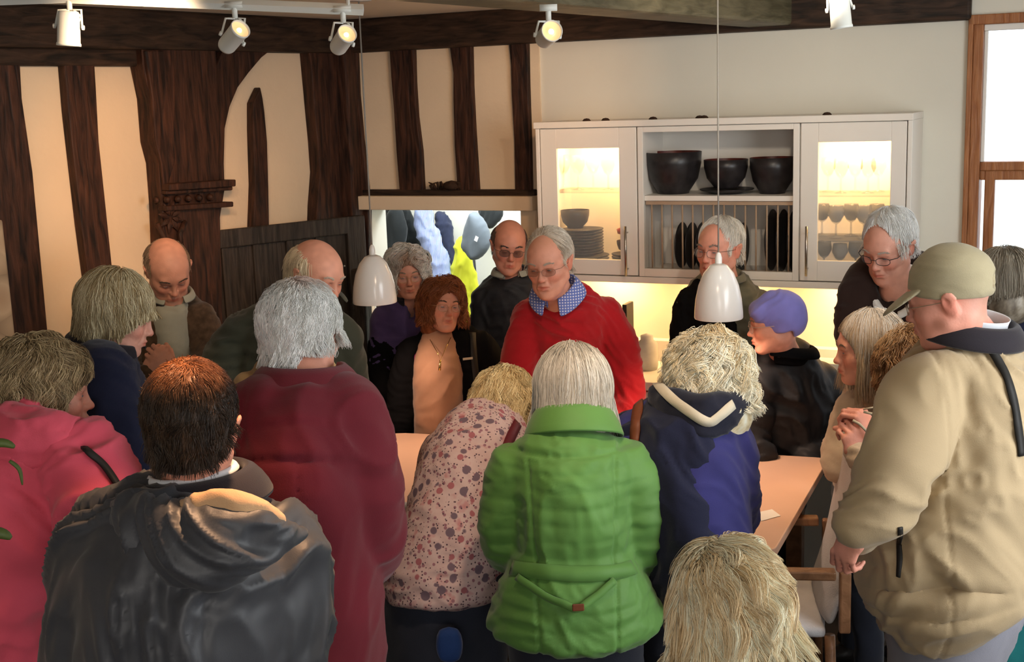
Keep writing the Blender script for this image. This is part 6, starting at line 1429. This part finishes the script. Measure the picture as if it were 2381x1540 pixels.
Gb = garment('jacket', torso_prims(I, [(792, 2195, 2312, 3.08, .09), (815, 2155, 2360, 3.08, .12), (880, 2108, 2405, 3.08, .17), (1000, 2078, 2420, 3.06, .20), (1150, 2055, 2425, 3.04, .22), (1300, 2000, 2410, 3.02, .23), (1345, 2008, 2400, 3.0, .215), (1378, 2035, 2390, 3.0, .20), (1396, 2070, 2378, 3.0, .19)], grow=.008), 'jacket_beige', I['root'], h=.008, amp=.014, seed=101, scale=4, post=bei)
Rb = head_frame(-100, 6, -4)
collar('collar', neckpos(I) + ZUP * .026, Rb @ rx(14), 'collar_dark', I['root'], .096, .100, gap=60, prof=((0, -.05), (-.002, .020), (.006, .038), (.026, .016), (.040, -.022)), th=.008)
collar('shirt_collar', neckpos(I) + ZUP * .034, Rb @ rx(14), 'shirt_white', I['root'], .084, .088, gap=40, prof=((0, -.01), (-.002, .026), (.004, .036)), th=.003)
drape('shoulder_strap', [(2245, 782), (2290, 800), (2325, 850), (2348, 910), (2362, 980), (2372, 1060)], [Gb], .020, 'strap_black', I['root'], lift=.006, th=.005)
drape('pocket_zip', [(2092, 1226), (2092, 1260), (2093, 1300), (2090, 1342)], [Gb], [.012, .016, .014, .01], 'strap_black', I['root'], lift=.002, th=.004)
R_, c_, s_ = I['R'], I['c'], I['s']
pr = place([E((0, -.020, .040), (.087, .106, .096)), E((0, -.02, .02), (.088, .107, .05), k=.01), B((0, 0, -.075), (.2, .2, .080), rx(13), k=.004, sub=True), E((0, -.135, .018), (.036, .05, .022), k=.005, sub=True)], R_, c_, s_)
cp = garment('cap', pr, 'cap_khaki', I['root'], h=.005, amp=.0015); cp['_b'] = I['root']['_b']
pr = place([E((0, .088, .022), (.080, .086, .015), rx(-24), k=.01), E((0, .098, .006), (.090, .102, .012), rx(-24), k=.006, sub=True), E((0, -.02, .02), (.080, .100, .06), k=.004, sub=True)], R_, c_, s_)
garment('cap_peak', pr, 'cap_khaki', cp, h=.0045, amp=0)
face_bits(I, (.5, .42, .36), open_=.003); glasses(I['R'], I['c'], I['s'], I['root'], (.30, .22, .15), w=.022, h=.014)

# the short blonde woman nearest the camera
I = person('short woman with fluffy white-blonde hair at the very front', (1695, 1420, 2.1, 172, 18, 6, .95),
    [(1575, 1640, 1770, 2.1, .075), (1610, 1560, 1850, 2.09, .11), (1700, 1520, 1900, 2.08, .14), (1900, 1520, 1900, 2.06, .15), (2000, 1520, 1900, 2.06, .16)],
    [[(1545, 1690, 2.08, .06), (1510, 1850, 2.06, .055), (1540, 1950, 2.12, .045)], [(1865, 1690, 2.08, .06), (1900, 1850, 2.06, .055), (1880, 1950, 2.12, .045)]], face=False, skin=(1.05, .84, .78), hd=dict(female=True))
garment('jumper', torso_prims(I, grow=.010), 'jacket_sand', I['root'], amp=.006)
H(I, s_curly([C3(142, 112, 76), C3(196, 168, 124), C3(226, 206, 168), C3(240, 228, 204), C3(170, 138, 98)], w=.094, low=-.085, hem=(-.12, -.12), n=14000, length=.10, rad=.0008, curl=.010, curlf=.7, grav=.4, lift=.12, thick=.020, wild=.9, clump=16, per=60, lock=.85, swirl=.7, lump=.007, whorl=(-.03, -.04, .12), face=E((0, .125, -.050), (.056, .085, .10))), 22)

# trailing plant at the edge of the stairs, close to the camera
root = empty('trailing_plant', P(-40, 1130, 1.0)); tag(root, 'few narrow green leaves poking into view at the pink coat', 'plant')
plain('leaf_green', srgb(70, 84, 40), .6, 0, .1, 20, 0)
for (pts, wd) in (([(-60, 1036, 1.0), (5, 1030, 1.0), (34, 1040, 1.0)], .004), ([(-60, 1236, 1.0), (0, 1240, 1.0), (26, 1252, 1.0)], .005), ([(22, 1072, 1.0), (45, 1092, 1.0), (52, 1128, 1.0)], .0018)):
    q = catmull([P(*p) for p in pts], 4); mb = MB(); n_ = len(q); mb.tube(q, [wd * (.35 + math.sin(math.pi * min(i / (n_ - 1) * .8 + .2, 1)) * .65) for i in range(n_)], 6); mb.build('leaf', 'leaf_green', root, smooth=True)
mb = MB(); mb.tube([P(-80, 900, 1.0), P(-60, 1036, 1.0), P(-60, 1236, 1.0), P(-70, 1700, 1.0)], .004, 6); mb.build('stem', 'leaf_green', root, smooth=True)
